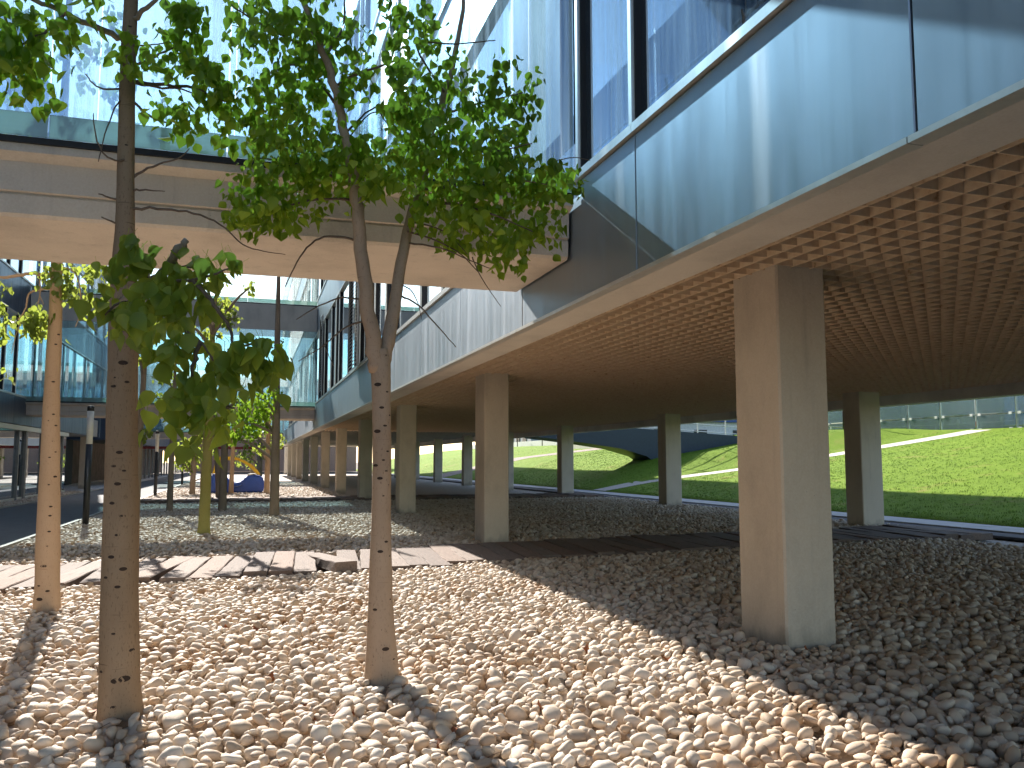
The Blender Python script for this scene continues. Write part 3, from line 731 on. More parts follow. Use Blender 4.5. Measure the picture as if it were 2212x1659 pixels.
def leaf_mat(name, c1, c2, tcol):
    m, n, l, b = new_mat(name); out = n['Material Output']
    oi = n.new('ShaderNodeObjectInfo'); v = noise(n, l, wpos(n, l), 9, 2)
    ad = n.new('ShaderNodeMath'); ad.operation = 'ADD'; l.new(v, ad.inputs[0]); ad.inputs[1].default_value = 0
    c = ramp(n, l, v, [(.3, c1), (.7, c2)])
    l.new(c, b.inputs['Base Color']); b.inputs['Roughness'].default_value = .42; b.inputs['Specular IOR Level'].default_value = .45
    t = n.new('ShaderNodeBsdfTranslucent'); l.new(mixc(n, l, .6, c, tcol), t.inputs[0])
    mx = n.new('ShaderNodeMixShader'); mx.inputs[0].default_value = .58
    l.new(b.outputs[0], mx.inputs[1]); l.new(t.outputs[0], mx.inputs[2]); l.new(mx.outputs[0], out.inputs[0]); return m
M['leaf'] = leaf_mat('leaf_green', (.09, .18, .02), (.17, .29, .03), (.62, .85, .06))
M['leaf_big'] = leaf_mat('leaf_olive', (.13, .21, .035), (.22, .32, .05), (.58, .70, .08))
M['leaf_far'] = leaf_mat('leaf_far', (.06, .12, .025), (.12, .19, .04), (.55, .66, .10))
LEAF = [(-.0, 0), (.20, .05), (.36, .20), (.40, .36), (.33, .55), (.17, .76), (0, 1.0)]     # half outline: (x, distance from stalk)
def leaf_geo(fold=.25, curl=.2):
    """verts, tris for one hanging leaf of length 1, stalk at the origin, tip along -z"""
    vs_ = []; fs = []
    for i, (x, d) in enumerate(LEAF):
        y = curl*d*d
        if i in (0, len(LEAF)-1): vs_.append((0, y, -d))
        else: vs_ += [(-x, y-fold*x, -d), (0, y, -d), (x, y-fold*x, -d)]
    n = len(LEAF)
    fs += [(0, 2, 1), (0, 3, 2)]
    for i in range(n-3):
        a = 1+3*i; fs += [(a, a+1, a+4, a+3), (a+1, a+2, a+5, a+4)]
    a = 1+3*(n-3); t = len(vs_)-1; fs += [(a, a+1, t), (a+1, a+2, t)]
    # stalk
    k = len(vs_); vs_ += [(-.012, 0, 0), (.012, 0, 0), (.03, -.10, .42), (.005, -.10, .42)]; fs += [(k, k+1, k+2, k+3)]
    return vs_, fs
LG = [leaf_geo(.25, .2), leaf_geo(.45, -.15), leaf_geo(.1, .35), leaf_geo(.6, .1)]
def leaf_mesh_obj(mat):
    out = []
    for vs_, fs in LG:
        me = bpy.data.meshes.new('leaf'); me.from_pydata([Vector(v) for v in vs_], [], fs); me.materials.append(mat)
        me.polygons.foreach_set('use_smooth', [True]*len(me.polygons)); out.append(me)
    return out
leaf_meshes = {k: leaf_mesh_obj(M[k]) for k in ('leaf', 'leaf_big', 'leaf_far')}
def leaf_rot(droop=.45):
    return Euler((random.gauss(0, droop), random.gauss(0, droop*.8), random.uniform(0, 6.283)), 'XYZ')
def add_leaves(tree, items, mat, n_obj=300):
    """items: (pos, size, euler). The ones nearest the camera become leaf objects, the rest one foliage part."""
    items = sorted(items, key=lambda t: (t[0]-EYEV).length / t[1])
    base = Vector(tree.location)
    for p, s, e in items[:n_obj]:
        link('leaf', random.choice(leaf_meshes[mat]), tree, p-base, e, (s, s, s))
    rest = items[n_obj:]
    if not rest: return
    V = []; F = []; off = 0
    for p, s, e in rest:
        vs_, fs = random.choice(LG); A = np.array(e.to_matrix())*s
        W_ = np.array(vs_) @ A.T + np.array(p-base); V.append(W_); F += [tuple(i+off for i in f) for f in fs]; off += len(vs_)
    me = bpy.data.meshes.new('foliage'); me.from_pydata(np.concatenate(V).tolist(), [], F); me.materials.append(M[mat])
    me.polygons.foreach_set('use_smooth', [True]*len(me.polygons))
    o = link('foliage', me, tree); o['kind'] = 'stuff'
def px_cluster(cx_, cy_, rx, ry, n, Yfn, size, ysp):
    """leaves hung in sprays through an ellipsoid whose middle lies at Yfn"""
    out = []
    c = Yfn(cx_, cy_); dep = (c-EYEV).dot(_F); sx = rx*dep/FPX; sz = ry*dep/FPX
    left = n; fw = Vector((math.sin(YAW), math.cos(YAW), 0))
    while left > 0:
        while True:
            a, b_, d = random.uniform(-1, 1), random.uniform(-1, 1), random.uniform(-1, 1)
            if a*a+b_*b_+d*d < 1: break
        q = c + _Rt*(a*sx) + Vector((0, 0, 1))*(d*sz) + fw*(b_*ysp)
        k = min(left, random.randint(4, 9)); left -= k          # one spray of leaves round a twig tip
        for _ in range(k):
            p = q + Vector((random.gauss(0, .55), random.gauss(0, .55), random.gauss(0, .5)))*size
            out.append((p, size*random.uniform(.5, 1.3), leaf_rot()))
    return out
KNOT = None
def knot_mesh():
    bm = bmesh.new(); nseg = 14
    r0 = [bm.verts.new((math.cos(t)*1.25, -.02, math.sin(t)*.82*(1 if abs(math.cos(t)) < .9 else .6))) for t in [2*math.pi*i/nseg for i in range(nseg)]]
    r1 = [bm.verts.new((math.cos(t)*.9, -.10, math.sin(t)*.46)) for t in [2*math.pi*i/nseg for i in range(nseg)]]
    r2 = [bm.verts.new((math.cos(t)*.62, -.05, math.sin(t)*.34)) for t in [2*math.pi*i/nseg for i in range(nseg)]]
    r3 = [bm.verts.new((math.cos(t)*.28, -.12, math.sin(t)*.2)) for t in [2*math.pi*i/nseg for i in range(nseg)]]
    for a, b, m in ((r0, r1, 0), (r1, r2, 1), (r2, r3, 1)):
        for i in range(nseg):
            f = bm.faces.new((a[i], a[(i+1) % nseg], b[(i+1) % nseg], b[i])); f.material_index = m; f.smooth = True
    f = bm.faces.new(r3); f.material_index = 1
    bmesh.ops.recalc_face_normals(bm, faces=bm.faces[:]); return bm
def trunk_profile(points, Y, ppm):
    """points: (px, py, half width px) -> world path and radii at plane y=Y"""
    P = [at_y(x, y, Y) for x, y, _ in points]; Rr = [w*(p-EYEV).dot(_F)/FPX for p, (_, _, w) in zip(P, points)]
    return P, Rr
def make_tree(name, label, pts, Y, mat, group='courtyard trees'):
    P, Rr = trunk_profile(pts, Y, 0)
    base = Vector((P[0].x, Y, 0))
    t = thing(name, label, 'tree', base, group)
    P[0].z = -.06
    sp, sr = smooth_path(P, Rr, 6)
    sr = [r*(1 + .05*mn.noise(Vector((p.z*2.3, Y*7, 0))) + .025*mn.noise(Vector((p.z*9, Y*3, 4)))) for p, r in zip(sp, sr)]
    bm = bmesh.new(); tube(bm, [p-base for p in sp], sr, 24, True, 0, .018)
    tr = link('trunk', mesh_of(bm, M[mat]), t)
    return t, tr, base, sp, sr
def add_branch(t, base, pts, r0, r1, mat='twig', name='branch', seg=7):
    rads = [r0 + (r1-r0)*i/(len(pts)-1) for i in range(len(pts))]
    sp, sr = smooth_path(pts, rads, 4); sp = [p + Vector((random.gauss(0, 1), random.gauss(0, 1), random.gauss(0, 1)))*min(.006, q*.35) if 0 < i < len(sp)-1 else p for i, (p, q) in enumerate(zip(sp, sr))]
    bm = bmesh.new(); tube(bm, [p-base for p in sp], sr, seg); return link(name, mesh_of(bm, M[mat]), t)
knot_cache = {}
def add_knots(tr, base, sp, sr, mat, lst, Y):
    """lst: (px, py, half width px) of bark scars facing the camera"""
    if mat not in knot_cache: knot_cache[mat] = mesh_of(knot_mesh(), [M[mat], M['knot_dark']])
    for x, y, w in lst:
        q = at_y(x, y, Y); i = min(range(len(sp)), key=lambda k: abs(sp[k].z-q.z)); c, r = sp[i], sr[i]
        side = (q-Vector((c.x, Y, q.z))).dot(_Rt)/r; side = max(-.93, min(.93, side))
        vdir = Vector((-q.x, -Y, 0)).normalized(); rt = Vector((0, 0, 1)).cross(vdir).normalized()
        if rt.dot(_Rt) < 0: rt = -rt
        nrm = (rt*side + vdir*math.sqrt(1-side*side)).normalized()
        p = Vector((c.x, Y, q.z)) + nrm*(r*.985); s = w*(p-EYEV).dot(_F)/FPX
        ang = math.atan2(nrm.x, -nrm.y)
        link('knot', knot_cache[mat], tr, p-base, (0, 0, ang), (s, s*.9, s))

# ---- tree A: big straight trunk at left
YA = 5.78
tA, trA, bA, spA, srA = make_tree('bottle_tree', 'big straight brown trunk with eye-like scars, large leafy sprout in front', [(260, 1566, 54), (260, 1548, 48), (259, 1480, 43), (258, 1300, 38), (262, 1100, 34.5), (263, 950, 32), (266, 740, 29.5), (266, 600, 25), (270, 500, 20), (272, 350, 17.5), (276, 150, 15.5), (283, 0, 14.5), (290, -250, 12), (296, -600, 6)], YA, 'bark_a')
def z7(x, y): return (x*.3543, 1071.4 + y*.3543)     # lower-left study crop
def z4(x, y): return (x*.3543, 553 + y*.3543)        # left study crop
def z1(x, y): return (x*.3543, y*.3543)
add_knots(trA, bA, spA, srA, 'bark_a', [(*z4(750, 660), 11), (*z4(775, 775), 6), (*z4(695, 748), 4), (*z4(728, 1198), 8), (*z4(690, 1280), 6.5), (*z4(757, 1308), 5), (*z4(648, 1240), 5), (*z4(786, 1257), 4), (*z4(716, 1387), 8), (*z4(682, 1503), 7), (*z4(748, 1580), 7), (*z7(714, 230), 6), (*z7(676, 362), 8), (*z7(752, 433), 9), (*z7(783, 300), 5), (*z7(641, 487), 6), (*z7(716, 540), 7), (*z7(690, 820), 5), (*z7(808, 922), 8), (*z7(710, 1100), 13), (*z7(760, 1088), 14), (*z7(692, 1257), 8), (*z7(718, 1345), 7), (*z7(612, 1055), 6), (*z1(790, 180), 5), (*z1(770, 900), 4), (*z1(800, 1180), 4), (*z7(680, 40), 7), (*z4(690, 800), 7)], YA)
def brA(zpts, r0, r1, dy=0.0, **k):
    pts = [at_y(*z1(*p[:2]), YA + dy*i/max(1, len(zpts)-1)) for i, p in enumerate(zpts)]
    add_branch(tA, bA, pts, r0, r1, **k)
brA([(790, 250), (740, 235), (600, 170), (400, 85), (210, 0), (60, -60)], .024, .012, -.5, mat='bark_g')
brA([(800, 130), (850, 80), (950, 0), (1060, -110)], .02, .010, -.2, mat='bark_g')
brA([(390, 90), (290, 190), (180, 240), (60, 330)], .012, .005, -.3)
brA([(800, 495), (1000, 518), (1180, 535), (1280, 580), (1380, 620)], .014, .005, -.3)
brA([(800, 500), (950, 530), (1100, 540), (1200, 580)], .010, .004, -.2)
brA([(800, 600), (900, 700), (1000, 745), (1060, 735)], .010, .004, -.15)
brA([(800, 400), (900, 370), (1000, 310), (1090, 270), (1160, 130)], .010, .004, -.3)
brA([(770, 280), (900, 275), (1010, 260)], .007, .003, -.2)
brA([(770, 540), (650, 545), (570, 510), (520, 450)], .008, .003, -.2)
brA([(760, 590), (700, 660), (640, 820), (600, 985)], .006, .003, -.25)
brA([(790, 1020), (770, 975), (700, 980), (620, 920), (580, 800), (570, 690)], .009, .003, -.2)
brA([(790, 1085), (900, 1030), (1000, 990), (1100, 960), (1155, 905)], .010, .003, -.1)
brA([(800, 1165), (850, 1158), (1005, 1166)], .010, .003, -.1); brA([(760, 1240), (700, 1215), (600, 1182)], .010, .004, -.05)
brA([(790, 1285), (830, 1268), (1000, 1275), (1180, 1300), (1340, 1365), (1480, 1490), (1600, 1530), (1740, 1552)], .011, .002, -.25)
brA([(760, 1380), (700, 1360), (618, 1322)], .009, .004, -.05)
lvA = []
YfA = lambda dy: (lambda x, y: at_y(x, y, YA+dy))
for x, y, rx, ry, n in ((90, 40, 90, 50, 16), (170, 100, 70, 50, 16), (60, 190, 70, 40, 12), (60, 260, 70, 60, 20), (160, 300, 60, 50, 16), (60, 400, 80, 50, 20), (150, 420, 80, 50, 18), (60, 500, 80, 60, 16), (160, 545, 60, 60, 12), (240, 545, 40, 50, 6), (400, 180, 70, 60, 16), (440, 240, 50, 50, 9), (380, 10, 80, 40, 12), (620, 50, 70, 50, 16), (480, 190, 30, 40, 5), (250, 350, 50, 40, 10), (-40, 300, 80, 200, 30)):
    lvA += px_cluster(*z1(x, y), rx*.354, ry*.354, int(n*1.3), YfA(-.35), .088, .22)
for x, y, rx, ry, n in ((1060, 50, 60, 50, 16), (1130, 60, 80, 60, 24), (1120, 140, 90, 50, 24), (1180, 110, 60, 50, 14), (1060, 210, 60, 50, 16), (950, 270, 70, 40, 14), (1090, 270, 80, 50, 20), (1180, 200, 50, 50, 10), (890, 290, 50, 30, 9), (1040, 410, 120, 50, 28), (1120, 380, 80, 60, 20), (1230, 370, 70, 60, 18), (1250, 440, 60, 50, 12), (990, 600, 60, 60, 14), (1070, 640, 70, 60, 18), (1130, 730, 90, 70, 20), (1060, 760, 50, 50, 10), (1280, 560, 90, 70, 28), (1360, 590, 80, 70, 26), (1300, 660, 90, 70, 24), (1400, 720, 50, 50, 12), (1420, 560, 70, 60, 18), (1230, 760, 60, 50, 9), (1330, 500, 80, 50, 18), (720, 310, 45, 60, 10), (790, 370, 50, 50, 10), (745, 360, 40, 60, 8)):
    lvA += px_cluster(*z1(x, y), rx*.354, ry*.354, int(n*1.3), YfA(-.25), .075, .22)
# the leafy sprout on tree A: large leaves nearer the camera
def zs_(x, y): return (172.8 + x*.2709, 518.4 + y*.2709)
def sp_pt(x, y, d): return at_d(*zs_(x, y), d)
st = at_y(268, 655, YA - .06)
add_branch(tA, bA, [st, sp_pt(480, 420, 4.75), sp_pt(590, 330, 4.45), sp_pt(680, 240, 4.3), sp_pt(760, 120, 4.2), sp_pt(850, 0, 4.15)], .040, .016, 'bark_g')
for pts in ([(590, 330, 4.45), (750, 330, 4.2), (900, 320, 4.05), (1050, 280, 3.95), (1180, 230, 3.9)], [(560, 360, 4.5), (480, 200, 4.35), (430, 120, 4.3), (330, 90, 4.3)],
            [(520, 400, 4.6), (420, 470, 4.3), (280, 520, 4.15), (200, 600, 4.1)], [(590, 350, 4.45), (720, 560, 4.2), (830, 720, 4.05), (960, 810, 3.95), (1060, 960, 3.9)],
            [(900, 320, 4.05), (1050, 480, 3.95), (1120, 600, 3.95), (1200, 720, 3.95), (1240, 860, 3.9), (1400, 820, 3.9), (1540, 860, 3.9)], [(960, 810, 3.95), (900, 1000, 3.9), (890, 1160, 3.9), (960, 1250, 3.85), (1010, 1380, 3.8)],
            [(890, 1160, 3.9), (780, 1230, 3.9), (690, 1320, 3.9)], [(1010, 1250, 3.85), (1150, 1330, 3.9), (1230, 1340, 3.9)], [(700, 240, 4.3), (800, 215, 4.2), (880, 220, 4.15)]):
    add_branch(tA, bA, [sp_pt(*p) for p in pts], .011, .004)
lvS = []
for x, y, rx, ry, n in ((300, 80, 80, 60, 8), (420, 170, 110, 80, 14), (560, 140, 110, 70, 12), (640, 190, 80, 60, 8), (350, 300, 80, 60, 8), (430, 330, 80, 60, 8), (200, 540, 90, 90, 10), (260, 620, 110, 100, 12), (400, 560, 120, 110, 16), (400, 690, 100, 80, 9), (550, 470, 130, 100, 16), (560, 620, 100, 80, 10), (700, 400, 120, 90, 14), (720, 520, 120, 90, 14), (850, 460, 120, 100, 14), (860, 600, 80, 80, 8), (880, 220, 80, 80, 10), (1000, 200, 110, 80, 13), (1130, 230, 100, 90, 12), (1060, 380, 90, 90, 9), (1000, 500, 90, 80, 9), (620, 820, 90, 80, 8), (720, 860, 110, 90, 11), (850, 890, 110, 100, 12), (950, 950, 100, 80, 10), (1070, 990, 110, 90, 12), (1000, 830, 80, 60, 6), (1230, 930, 90, 80, 9), (1290, 890, 60, 50, 5), (1390, 840, 100, 80, 11), (1500, 860, 90, 80, 10), (1570, 900, 50, 60, 5), (1200, 1070, 110, 80, 11), (1390, 1050, 90, 70, 9), (1480, 1080, 60, 60, 5), (830, 1190, 70, 60, 5), (740, 1280, 100, 80, 9), (660, 1330, 60, 70, 4), (900, 1330, 100, 80, 9), (1010, 1330, 90, 70, 7), (1150, 1310, 100, 60, 8), (840, 1430, 90, 70, 8), (960, 1440, 100, 80, 10), (1090, 1440, 90, 80, 9), (1000, 1530, 70, 50, 5)):
    d = 4.25 - .35*min(1, max(0, (y-200)/900)) - .1*min(1, x/1500)
    lvS += px_cluster(*zs_(x, y), rx*.271, ry*.271, int(n*1.08+.5), lambda a, b, d=d: at_d(a, b, d), .096, .17)
add_leaves(tA, lvS, 'leaf_big', 400 if len(lvS) < 300 else 300)
add_leaves(tA, lvA, 'leaf', 0)

# ---- tree B: forked tree in the middle
YB = 6.08
tB, trB, bB, spB, srB = make_tree('bottle_tree', 'forked tan tree in the middle with dense bright green crown', [(825, 1492, 46), (825, 1474, 40), (824, 1420, 35), (822, 1300, 27), (823, 1150, 21.5), (825, 1000, 20), (824, 880, 20), (822, 790, 22), (819, 755, 20)], YB, 'bark_b')
def brB(pts, w0, w1, dy=0, **k):
    P = [at_y(x, y, YB + dy*i/max(1, len(pts)-1)) for i, (x, y) in enumerate(pts)]
    add_branch(tB, bB, P, w0*.0033, w1*.0033, **k)
brB([(815, 800), (806, 740), (793, 650), (779, 540), (770, 450), (762, 380), (748, 300), (725, 200), (698, 110), (655, 0), (600, -120)], 19, 5, -.35, mat='bark_b', seg=14)
brB([(826, 800), (836, 740), (851, 670), (866, 570), (884, 480), (905, 412), (930, 330), (955, 225), (984, 110), (1002, 0), (1010, -90)], 17, 3.5, .2, mat='bark_b', seg=14)
for pts, w0, w1, dy in (([(770, 520), (735, 512), (690, 515), (655, 545), (630, 590), (615, 620)], 3, 1, -.2), ([(795, 650), (740, 643), (690, 660), (640, 690)], 2.4, 1, -.2), ([(803, 690), (750, 705), (700, 745), (645, 780)], 2.6, .8, -.25), ([(700, 745), (720, 790)], 1, .6, 0),
                        ([(880, 500), (930, 515), (990, 545), (1035, 590)], 2.4, 1, -.2), ([(884, 525), (950, 535), (1010, 560), (1060, 580)], 2.4, .8, -.3), ([(893, 480), (960, 500), (1010, 550)], 2.2, .8, -.2), ([(868, 640), (905, 660), (950, 710), (985, 750)], 2.4, .9, -.25), ([(868, 615), (890, 630), (905, 660), (910, 690)], 1.6, .7, -.15), ([(1020, 555), (1040, 600), (1082, 662)], 1.6, .7, 0),
                        ([(720, 190), (760, 165), (810, 148), (862, 128)], 4, 2, -.3), ([(745, 290), (790, 245), (815, 230)], 3, 1.6, .1), ([(735, 240), (690, 175), (640, 140), (580, 160)], 4, 1.4, -.4), ([(700, 110), (640, 90), (560, 50), (500, 10)], 4, 1.4, -.4), ([(705, 120), (740, 60), (745, 0)], 4, 2, .2), ([(815, 238), (835, 265), (845, 285)], 2, .8, 0), ([(750, 300), (800, 245), (830, 250)], 2, 1, 0),
                        ([(960, 200), (900, 100), (985, 95), (1070, 87)], 3, 1.2, -.1), ([(925, 350), (1000, 330), (1080, 325), (1150, 310)], 4, 1.2, -.35), ([(905, 410), (1000, 400), (1100, 390), (1200, 400)], 4.5, 1.2, -.45), ([(890, 450), (980, 440), (1080, 470), (1150, 500)], 3.6, 1.2, -.5), ([(760, 400), (690, 370), (620, 350), (550, 340)], 4, 1.2, -.4), ([(765, 430), (690, 430), (600, 450), (530, 470)], 3.6, 1.2, -.45), ([(950, 250), (1010, 230), (1070, 215), (1130, 200)], 3.2, 1, -.3), ([(1190, 350), (1240, 340), (1275, 347)], 1.5, .8, 0)):
    brB(pts, w0, w1, dy)
for (a, b) in (((815, 720), (842, 775)),):
    pass
def z5(x, y): return (604.9 + x*.3125, 570.3 + y*.3125)
def zb_(x, y): return (604.9 + x*.2539, 1157.9 + y*.2539)
add_knots(trB, bB, spB, srB, 'bark_b', [(*z5(675, 838), 9), (*z5(742, 888), 4), (*z5(703, 996), 6), (*z5(760, 1048), 4), (*z5(727, 1120), 5), (*z5(672, 1158), 9), (*z5(745, 1295), 4), (*z5(715, 1355), 4), (*z5(660, 1392), 7), (*z5(735, 1430), 4), (*z5(690, 1480), 7), (*z5(750, 1525), 3), (*z5(640, 1548), 3), (*z5(715, 1600), 3), (*zb_(905, 40), 5), (*zb_(853, 122), 7), (*zb_(775, 197), 4), (*zb_(937, 162), 3), (*zb_(765, 563), 4), (*zb_(806, 610), 6), (*zb_(942, 525), 3), (*zb_(746, 722), 4), (*zb_(884, 775), 6), (*zb_(803, 830), 4), (*zb_(900, 932), 9), (*zb_(972, 1022), 4), (*zb_(818, 1038), 4), (*zb_(780, 1075), 4), (*z5(650, 665), 5), (*z5(740, 640), 6)], YB)
lvB = []
CLB = [(540, 20, 60, 40, 60), (520, 60, 40, 30, 24), (600, 60, 70, 45, 90), (660, 40, 60, 45, 60), (690, 90, 60, 50, 70), (730, 40, 45, 50, 40), (640, 130, 60, 40, 50), (740, 130, 40, 40, 36), (770, 90, 30, 40, 24), (700, 170, 55, 40, 55), (760, 180, 40, 40, 36), (600, 180, 50, 35, 34), (535, 145, 25, 20, 12), (545, 210, 35, 30, 24), (610, 240, 70, 50, 90), (680, 250, 60, 50, 80), (560, 290, 50, 45, 55), (625, 310, 70, 45, 90), (540, 350, 40, 35, 34), (600, 370, 70, 35, 60), (700, 330, 60, 45, 80), (760, 300, 45, 35, 40), (770, 345, 60, 40, 80), (720, 390, 70, 40, 80), (660, 420, 60, 45, 70), (590, 440, 60, 40, 70), (535, 430, 45, 35, 40), (520, 470, 35, 30, 30), (570, 480, 60, 25, 50), (620, 470, 50, 25, 30), (800, 390, 50, 35, 60), (830, 345, 50, 45, 64), (850, 400, 40, 25, 40),
       (850, 40, 45, 35, 36), (900, 50, 40, 30, 34), (870, 90, 40, 40, 36), (940, 60, 25, 30, 14), (900, 140, 45, 40, 44), (860, 175, 40, 40, 34), (920, 190, 50, 40, 50), (880, 230, 50, 40, 50), (940, 240, 40, 40, 36), (880, 280, 60, 40, 70), (950, 150, 30, 30, 16), (1000, 150, 40, 40, 30), (1060, 165, 45, 30, 36), (1115, 180, 35, 35, 28), (1140, 195, 20, 20, 10), (1020, 210, 45, 35, 40), (1080, 220, 50, 35, 44), (1120, 230, 30, 25, 14), (1000, 255, 40, 35, 30), (1050, 265, 50, 35, 40), (940, 310, 60, 40, 76), (1000, 330, 60, 40, 76), (1060, 320, 50, 40, 60), (1100, 300, 40, 40, 40), (900, 340, 50, 40, 64), (960, 370, 70, 35, 84), (1040, 370, 70, 35, 84), (1110, 370, 60, 40, 70), (1160, 380, 50, 35, 56), (1200, 390, 40, 30, 40), (1230, 410, 22, 24, 16), (1190, 430, 45, 35, 46), (1120, 420, 60, 40, 70), (1050, 420, 60, 40, 70), (980, 420, 60, 35, 60), (920, 420, 50, 30, 40), (940, 470, 45, 35, 36), (1000, 470, 60, 40, 64), (1070, 480, 60, 45, 76), (1140, 480, 55, 40, 64), (1190, 490, 30, 30, 20), (1040, 530, 60, 35, 52), (1100, 530, 55, 40, 56), (1150, 525, 40, 25, 26), (1100, 565, 30, 20, 18), (960, 515, 40, 25, 20), (890, 450, 30, 30, 20), (780, 420, 40, 20, 26)]
for x, y, rx, ry, n in CLB:
    dy = random.uniform(-.55, .25)
    lvB += px_cluster(x, y, rx, ry, int(n*1.3), lambda a, b, dy=dy: at_y(a, b, YB+dy), .078, .34)
add_leaves(tB, lvB, 'leaf', 300)

# ---- tree C: pale trunk at far left behind the bridge
YC = 10.02
tC, trC, bC, spC, srC = make_tree('bottle_tree', 'pale straight tan trunk near the left edge, behind the first skybridge', [(101, 1326, 30), (102, 1280, 25), (104, 1150, 23.5), (108, 1000, 19.5), (112, 850, 16), (119, 700, 13.5), (122, 600, 12), (128, 400, 10), (140, 200, 8), (150, 0, 6), (158, -150, 4)], YC, 'bark_c')
add_knots(trC, bC, spC, srC, 'bark_c', [(*z4(358, 483), 4), (*z4(340, 543), 3.5), (*z4(325, 770), 4), (*z4(326, 967), 3.5), (*z4(290, 1006), 3.5), (*z4(342, 1035), 4), (*z4(325, 1130), 3), (*z4(340, 1195), 3), (*z4(302, 1228), 3), (*z4(337, 1345), 5), (*z4(298, 1393), 3), (*z4(310, 1525), 4), (*z4(305, 1580), 4), (*z7(300, 212), 4), (*z7(288, 300), 3), (*z7(265, 420), 7), (*z7(290, 570), 5), (*z7(235, 540), 4), (*z7(240, 620), 8), (*z7(345, 430), 3)], YC)
def z8(x, y): return (x*.1563, 553 + y*.1563)     # finer study crop of the left trees
def brC(pts, r0, r1, dy): add_branch(tC, bC, [at_y(*z8(*p), YC + dy*i/max(1, len(pts)-1)) for i, p in enumerate(pts)], r0, r1, 'bark_c')
brC([(740, 260), (560, 245), (400, 245), (200, 280), (0, 310), (-200, 420)], .024, .012, -.3); brC([(745, 480), (650, 458), (540, 470), (400, 520), (370, 680), (330, 780), (250, 880)], .014, .006, -.3)
brC([(550, 250), (560, 400), (550, 560), (520, 660)], .010, .005, -.2); brC([(555, 560), (610, 680)], .006, .003, 0); brC([(780, 150), (1000, 200), (1100, 420), (1115, 620), (1110, 800), (1040, 980)], .010, .004, -.2)
brC([(330, 780), (220, 1100), (160, 1350)], .006, .003, -.1)
lvC = []
for x, y, rx, ry, n in ((650, 180, 90, 90, 22), (820, 160, 140, 80, 34), (760, 280, 120, 80, 24), (900, 330, 80, 80, 14), (800, 460, 90, 80, 20), (930, 480, 110, 90, 26), (1020, 560, 100, 90, 22), (500, 760, 140, 80, 28), (420, 880, 180, 90, 34), (560, 900, 130, 110, 34), (300, 960, 130, 80, 22), (480, 1040, 180, 80, 28), (550, 1120, 90, 90, 9), (1270, 200, 90, 90, 22), (1400, 180, 120, 90, 30), (1380, 300, 90, 80, 12), (1270, 640, 100, 70, 16), (1330, 700, 60, 50, 8), (20, 430, 70, 100, 18), (20, 980, 70, 120, 20), (20, 1640, 60, 60, 8), (-100, 700, 100, 500, 50)):
    lvC += px_cluster(*z8(x, y), rx*.156, ry*.156, n, lambda a, b: at_y(a, b, YC-.1), .085, .25)
for _ in range(26):
    lvC += px_cluster(random.uniform(30, 330), random.uniform(20, 300), 40, 30, 16, lambda a, b: at_y(a, b, YC+random.uniform(-.3, .6)), .085, .35)
add_leaves(tC, lvC, 'leaf_far', 300)

# ---- smaller trees down the courtyard
def far_tree(name, label, bx_, by_, hw, lean, h, crown, mat, nleaf, lsize, leafmat='leaf_far', forks=(), seed=0):
    rs = random.Random(seed); base = at_z(bx_, by_); base.z = 0
    t = thing(name, label, 'tree', base, 'courtyard trees')
    dep = (base-EYEV).dot(_F); r = hw*dep/FPX
    P = [Vector((0, 0, -.05)), Vector((0, 0, .25)), Vector((lean*.3, 0, h*.35)), Vector((lean*.8, .05, h*.7)), Vector((lean, 0, h))]
    sp, sr = smooth_path(P, [r*1.35, r*1.02, r*.85, r*.62, r*.3], 5)
    bm = bmesh.new(); tube(bm, sp, sr, 14, True, 0, .02); link('trunk', mesh_of(bm, M[mat]), t)
    lv = []
    for (fx, fy, fr, n) in crown:        # pixel centre, pixel radius, leaves
        c = at_y(fx, fy, base.y + rs.uniform(-.5, .5)); rad = fr*dep/FPX
        z_at = max(.8, min(h*.95, c.z - rad*.6 - rs.uniform(0, .6)))
        f = z_at/h; bp = base + Vector((lean*f, 0, z_at)); mid = (bp*.45 + c*.55) + Vector((0, 0, .12))
        sp2, sr2 = smooth_path([bp, mid, c, c + (c-bp).normalized()*rad*.5], [r*.35, r*.25, r*.14, r*.07], 3)
        bm = bmesh.new(); tube(bm, [p-base for p in sp2], sr2, 6); link('branch', mesh_of(bm, M['bark_g']), t)
        for k in range(n):
            while True:
                a, b_, d = rs.uniform(-1, 1), rs.uniform(-1, 1), rs.uniform(-1, 1)
                if a*a+b_*b_+d*d < 1: break
            lv.append((c + Vector((a, b_, d*.85))*rad, lsize*rs.uniform(.7, 1.25), leaf_rot()))
    add_leaves(t, lv, leafmat, 0); return t
far_tree('young_tree', 'young tree with yellowish green trunk and healed cut, centre left', 440, 1158, 12, .05, 4.6, [(420, 620, 20, 40), (480, 660, 30, 80), (470, 600, 24, 50), (500, 690, 26, 60), (455, 720, 26, 50), (400, 700, 24, 40), (540, 620, 20, 30)], 'bark_y', 0, .10, seed=1)
far_tree('young_tree', 'thin pale young tree just right of the big brown trunk', 291, 1164, 8, .06, 5.6, [(300, 770, 22, 60), (320, 730, 24, 60), (282, 745, 18, 36), (335, 690, 18, 30), (300, 945, 14, 26), (318, 935, 14, 26), (245, 720, 12, 26), (222, 650, 12, 24)], 'bark_g', 0, .10, seed=2)
far_tree('young_tree', 'slim grey young tree behind the thin pale one, near the far boardwalk', 366, 1108, 6.5, .0, 5.5, [(350, 810, 22, 60), (385, 830, 22, 60), (340, 860, 18, 40), (400, 870, 20, 46), (370, 770, 18, 40)], 'bark_g', 0, .11, seed=3)
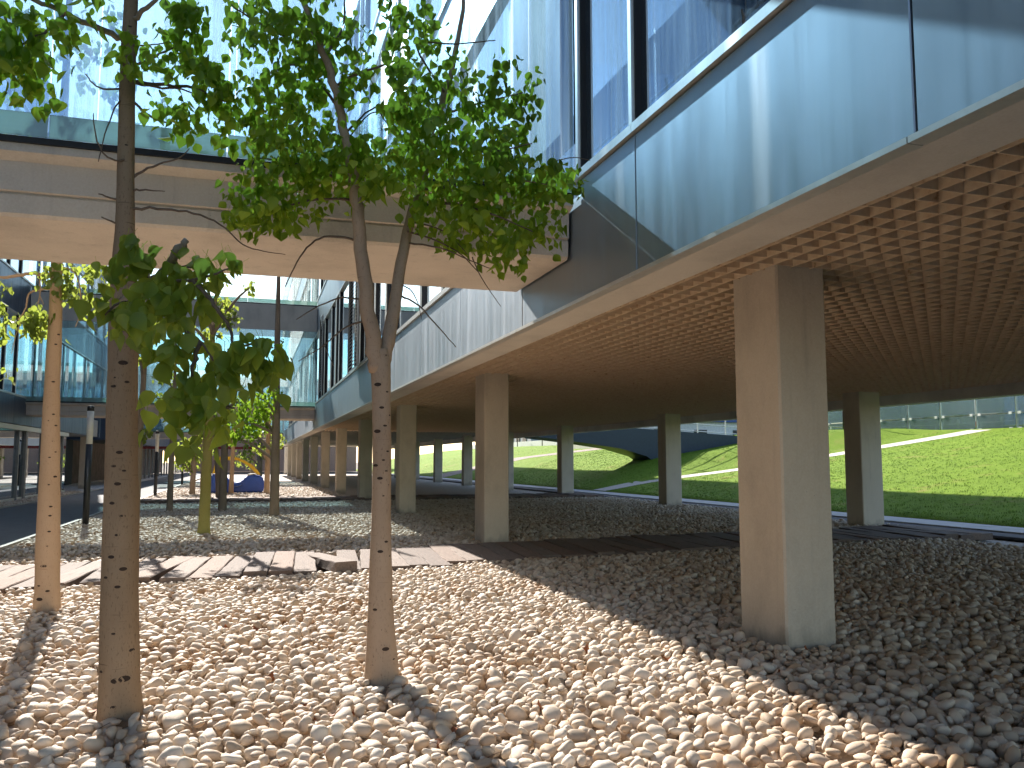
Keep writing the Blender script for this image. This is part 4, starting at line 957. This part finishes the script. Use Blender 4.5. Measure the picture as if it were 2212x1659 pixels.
far_tree('young_tree', 'straight grey young tree just left of the blue play car', 480, 1106, 8.5, .03, 5.2, [(470, 860, 26, 80), (500, 900, 24, 70), (450, 900, 22, 50), (490, 830, 24, 60), (520, 870, 22, 50)], 'bark_g', 0, .11, seed=4)
tg = far_tree('young_tree', 'dark grey tree with flared base and low left branch, right of the play car', 592, 1118, 10, -.05, 7.5, [(540, 885, 34, 150), (515, 915, 30, 120), (560, 915, 26, 90), (535, 935, 26, 80), (497, 945, 20, 60), (560, 860, 26, 80), (590, 850, 22, 40), (600, 800, 20, 30), (575, 890, 24, 70), (600, 740, 16, 20)], 'bark_g', 0, .12, 'leaf', seed=5)
for k, (bx_, by_, hw, lean, h, cr, mt, lab) in enumerate(((415, 1070, 6, .1, 4.5, [(405, 990, 18, 70), (390, 1000, 18, 60), (425, 985, 18, 60), (400, 960, 20, 60), (415, 1010, 16, 40)], 'bark_g', 'small dark-trunked tree left of the play car, crown over the lamp posts'), (472, 1081, 6, -.4, 5, [(440, 930, 20, 50), (460, 900, 20, 50)], 'bark_g', 'leaning dark trunk against the blue side of the play car'), (499, 1069, 5, .05, 5, [(495, 945, 18, 60)], 'bark_c', 'thin pinkish trunk in front of the play car body'), (576, 1069, 6, 0, 6, [(580, 930, 20, 70), (600, 950, 20, 60), (560, 970, 16, 40)], 'bark_c', 'slim pinkish trunk right of the play car'), (437, 1058, 5, 0, 5, [(430, 950, 22, 60), (450, 970, 18, 50)], 'bark_g', 'small far trunk behind the yellowish trunk'), (560, 1040, 6, 0, 6, [(550, 960, 26, 110), (575, 975, 20, 80), (530, 985, 20, 70)], 'bark_g', 'far tree behind the play car with yellow-green crown'), (545, 1030, 5, 0, 6, [(520, 990, 24, 90), (545, 1000, 18, 60)], 'bark_g', 'farthest courtyard tree in line behind the play car'))):
    far_tree('young_tree', lab, bx_, by_, hw, lean, h, cr, mt, 0, .15 if by_ > 1050 else .22, seed=20+k)

# ---- litter on the pebbles
dry = simple('dry_leaf', (.30, .10, .035), .7, var=.3, sc=40)
dm = bpy.data.meshes.new('fallen_leaf'); vs_, fs = leaf_geo(.5, .3); dm.from_pydata([Vector(v) for v in vs_], [], fs); dm.materials.append(dry)
for k in range(60):
    x, y = random.uniform(140, 2000), random.uniform(1290, 1650); p = at_z(x, y, .03)
    o = link('fallen_leaf', dm, None, p, (1.4+random.gauss(0, .4), random.gauss(0, .4), random.uniform(0, 6.28)), (random.uniform(.05, .085),)*3)
    tag(o, 'small dry brown leaf fallen on the white pebbles', 'leaf', 'dry leaves fallen on the pebbles')
for k in range(40):
    x, y = random.uniform(100, 1500), random.uniform(1300, 1650); p = at_z(x, y, .035); a = random.uniform(0, 6.28); L = random.uniform(.08, .28)
    d = Vector((math.cos(a), math.sin(a), 0))*L; bm = bmesh.new()
    tube(bm, *smooth_path([Vector(), d*.5+Vector((0, 0, .02)), d+Vector((random.gauss(0, .03), random.gauss(0, .03), 0))], [.0022, .002, .0012], 3), 5)
    tag(link('fallen_twig', mesh_of(bm, M['twig']), None, p), 'thin dry twig lying on the white pebbles', 'twig', 'twigs lying on the pebbles')
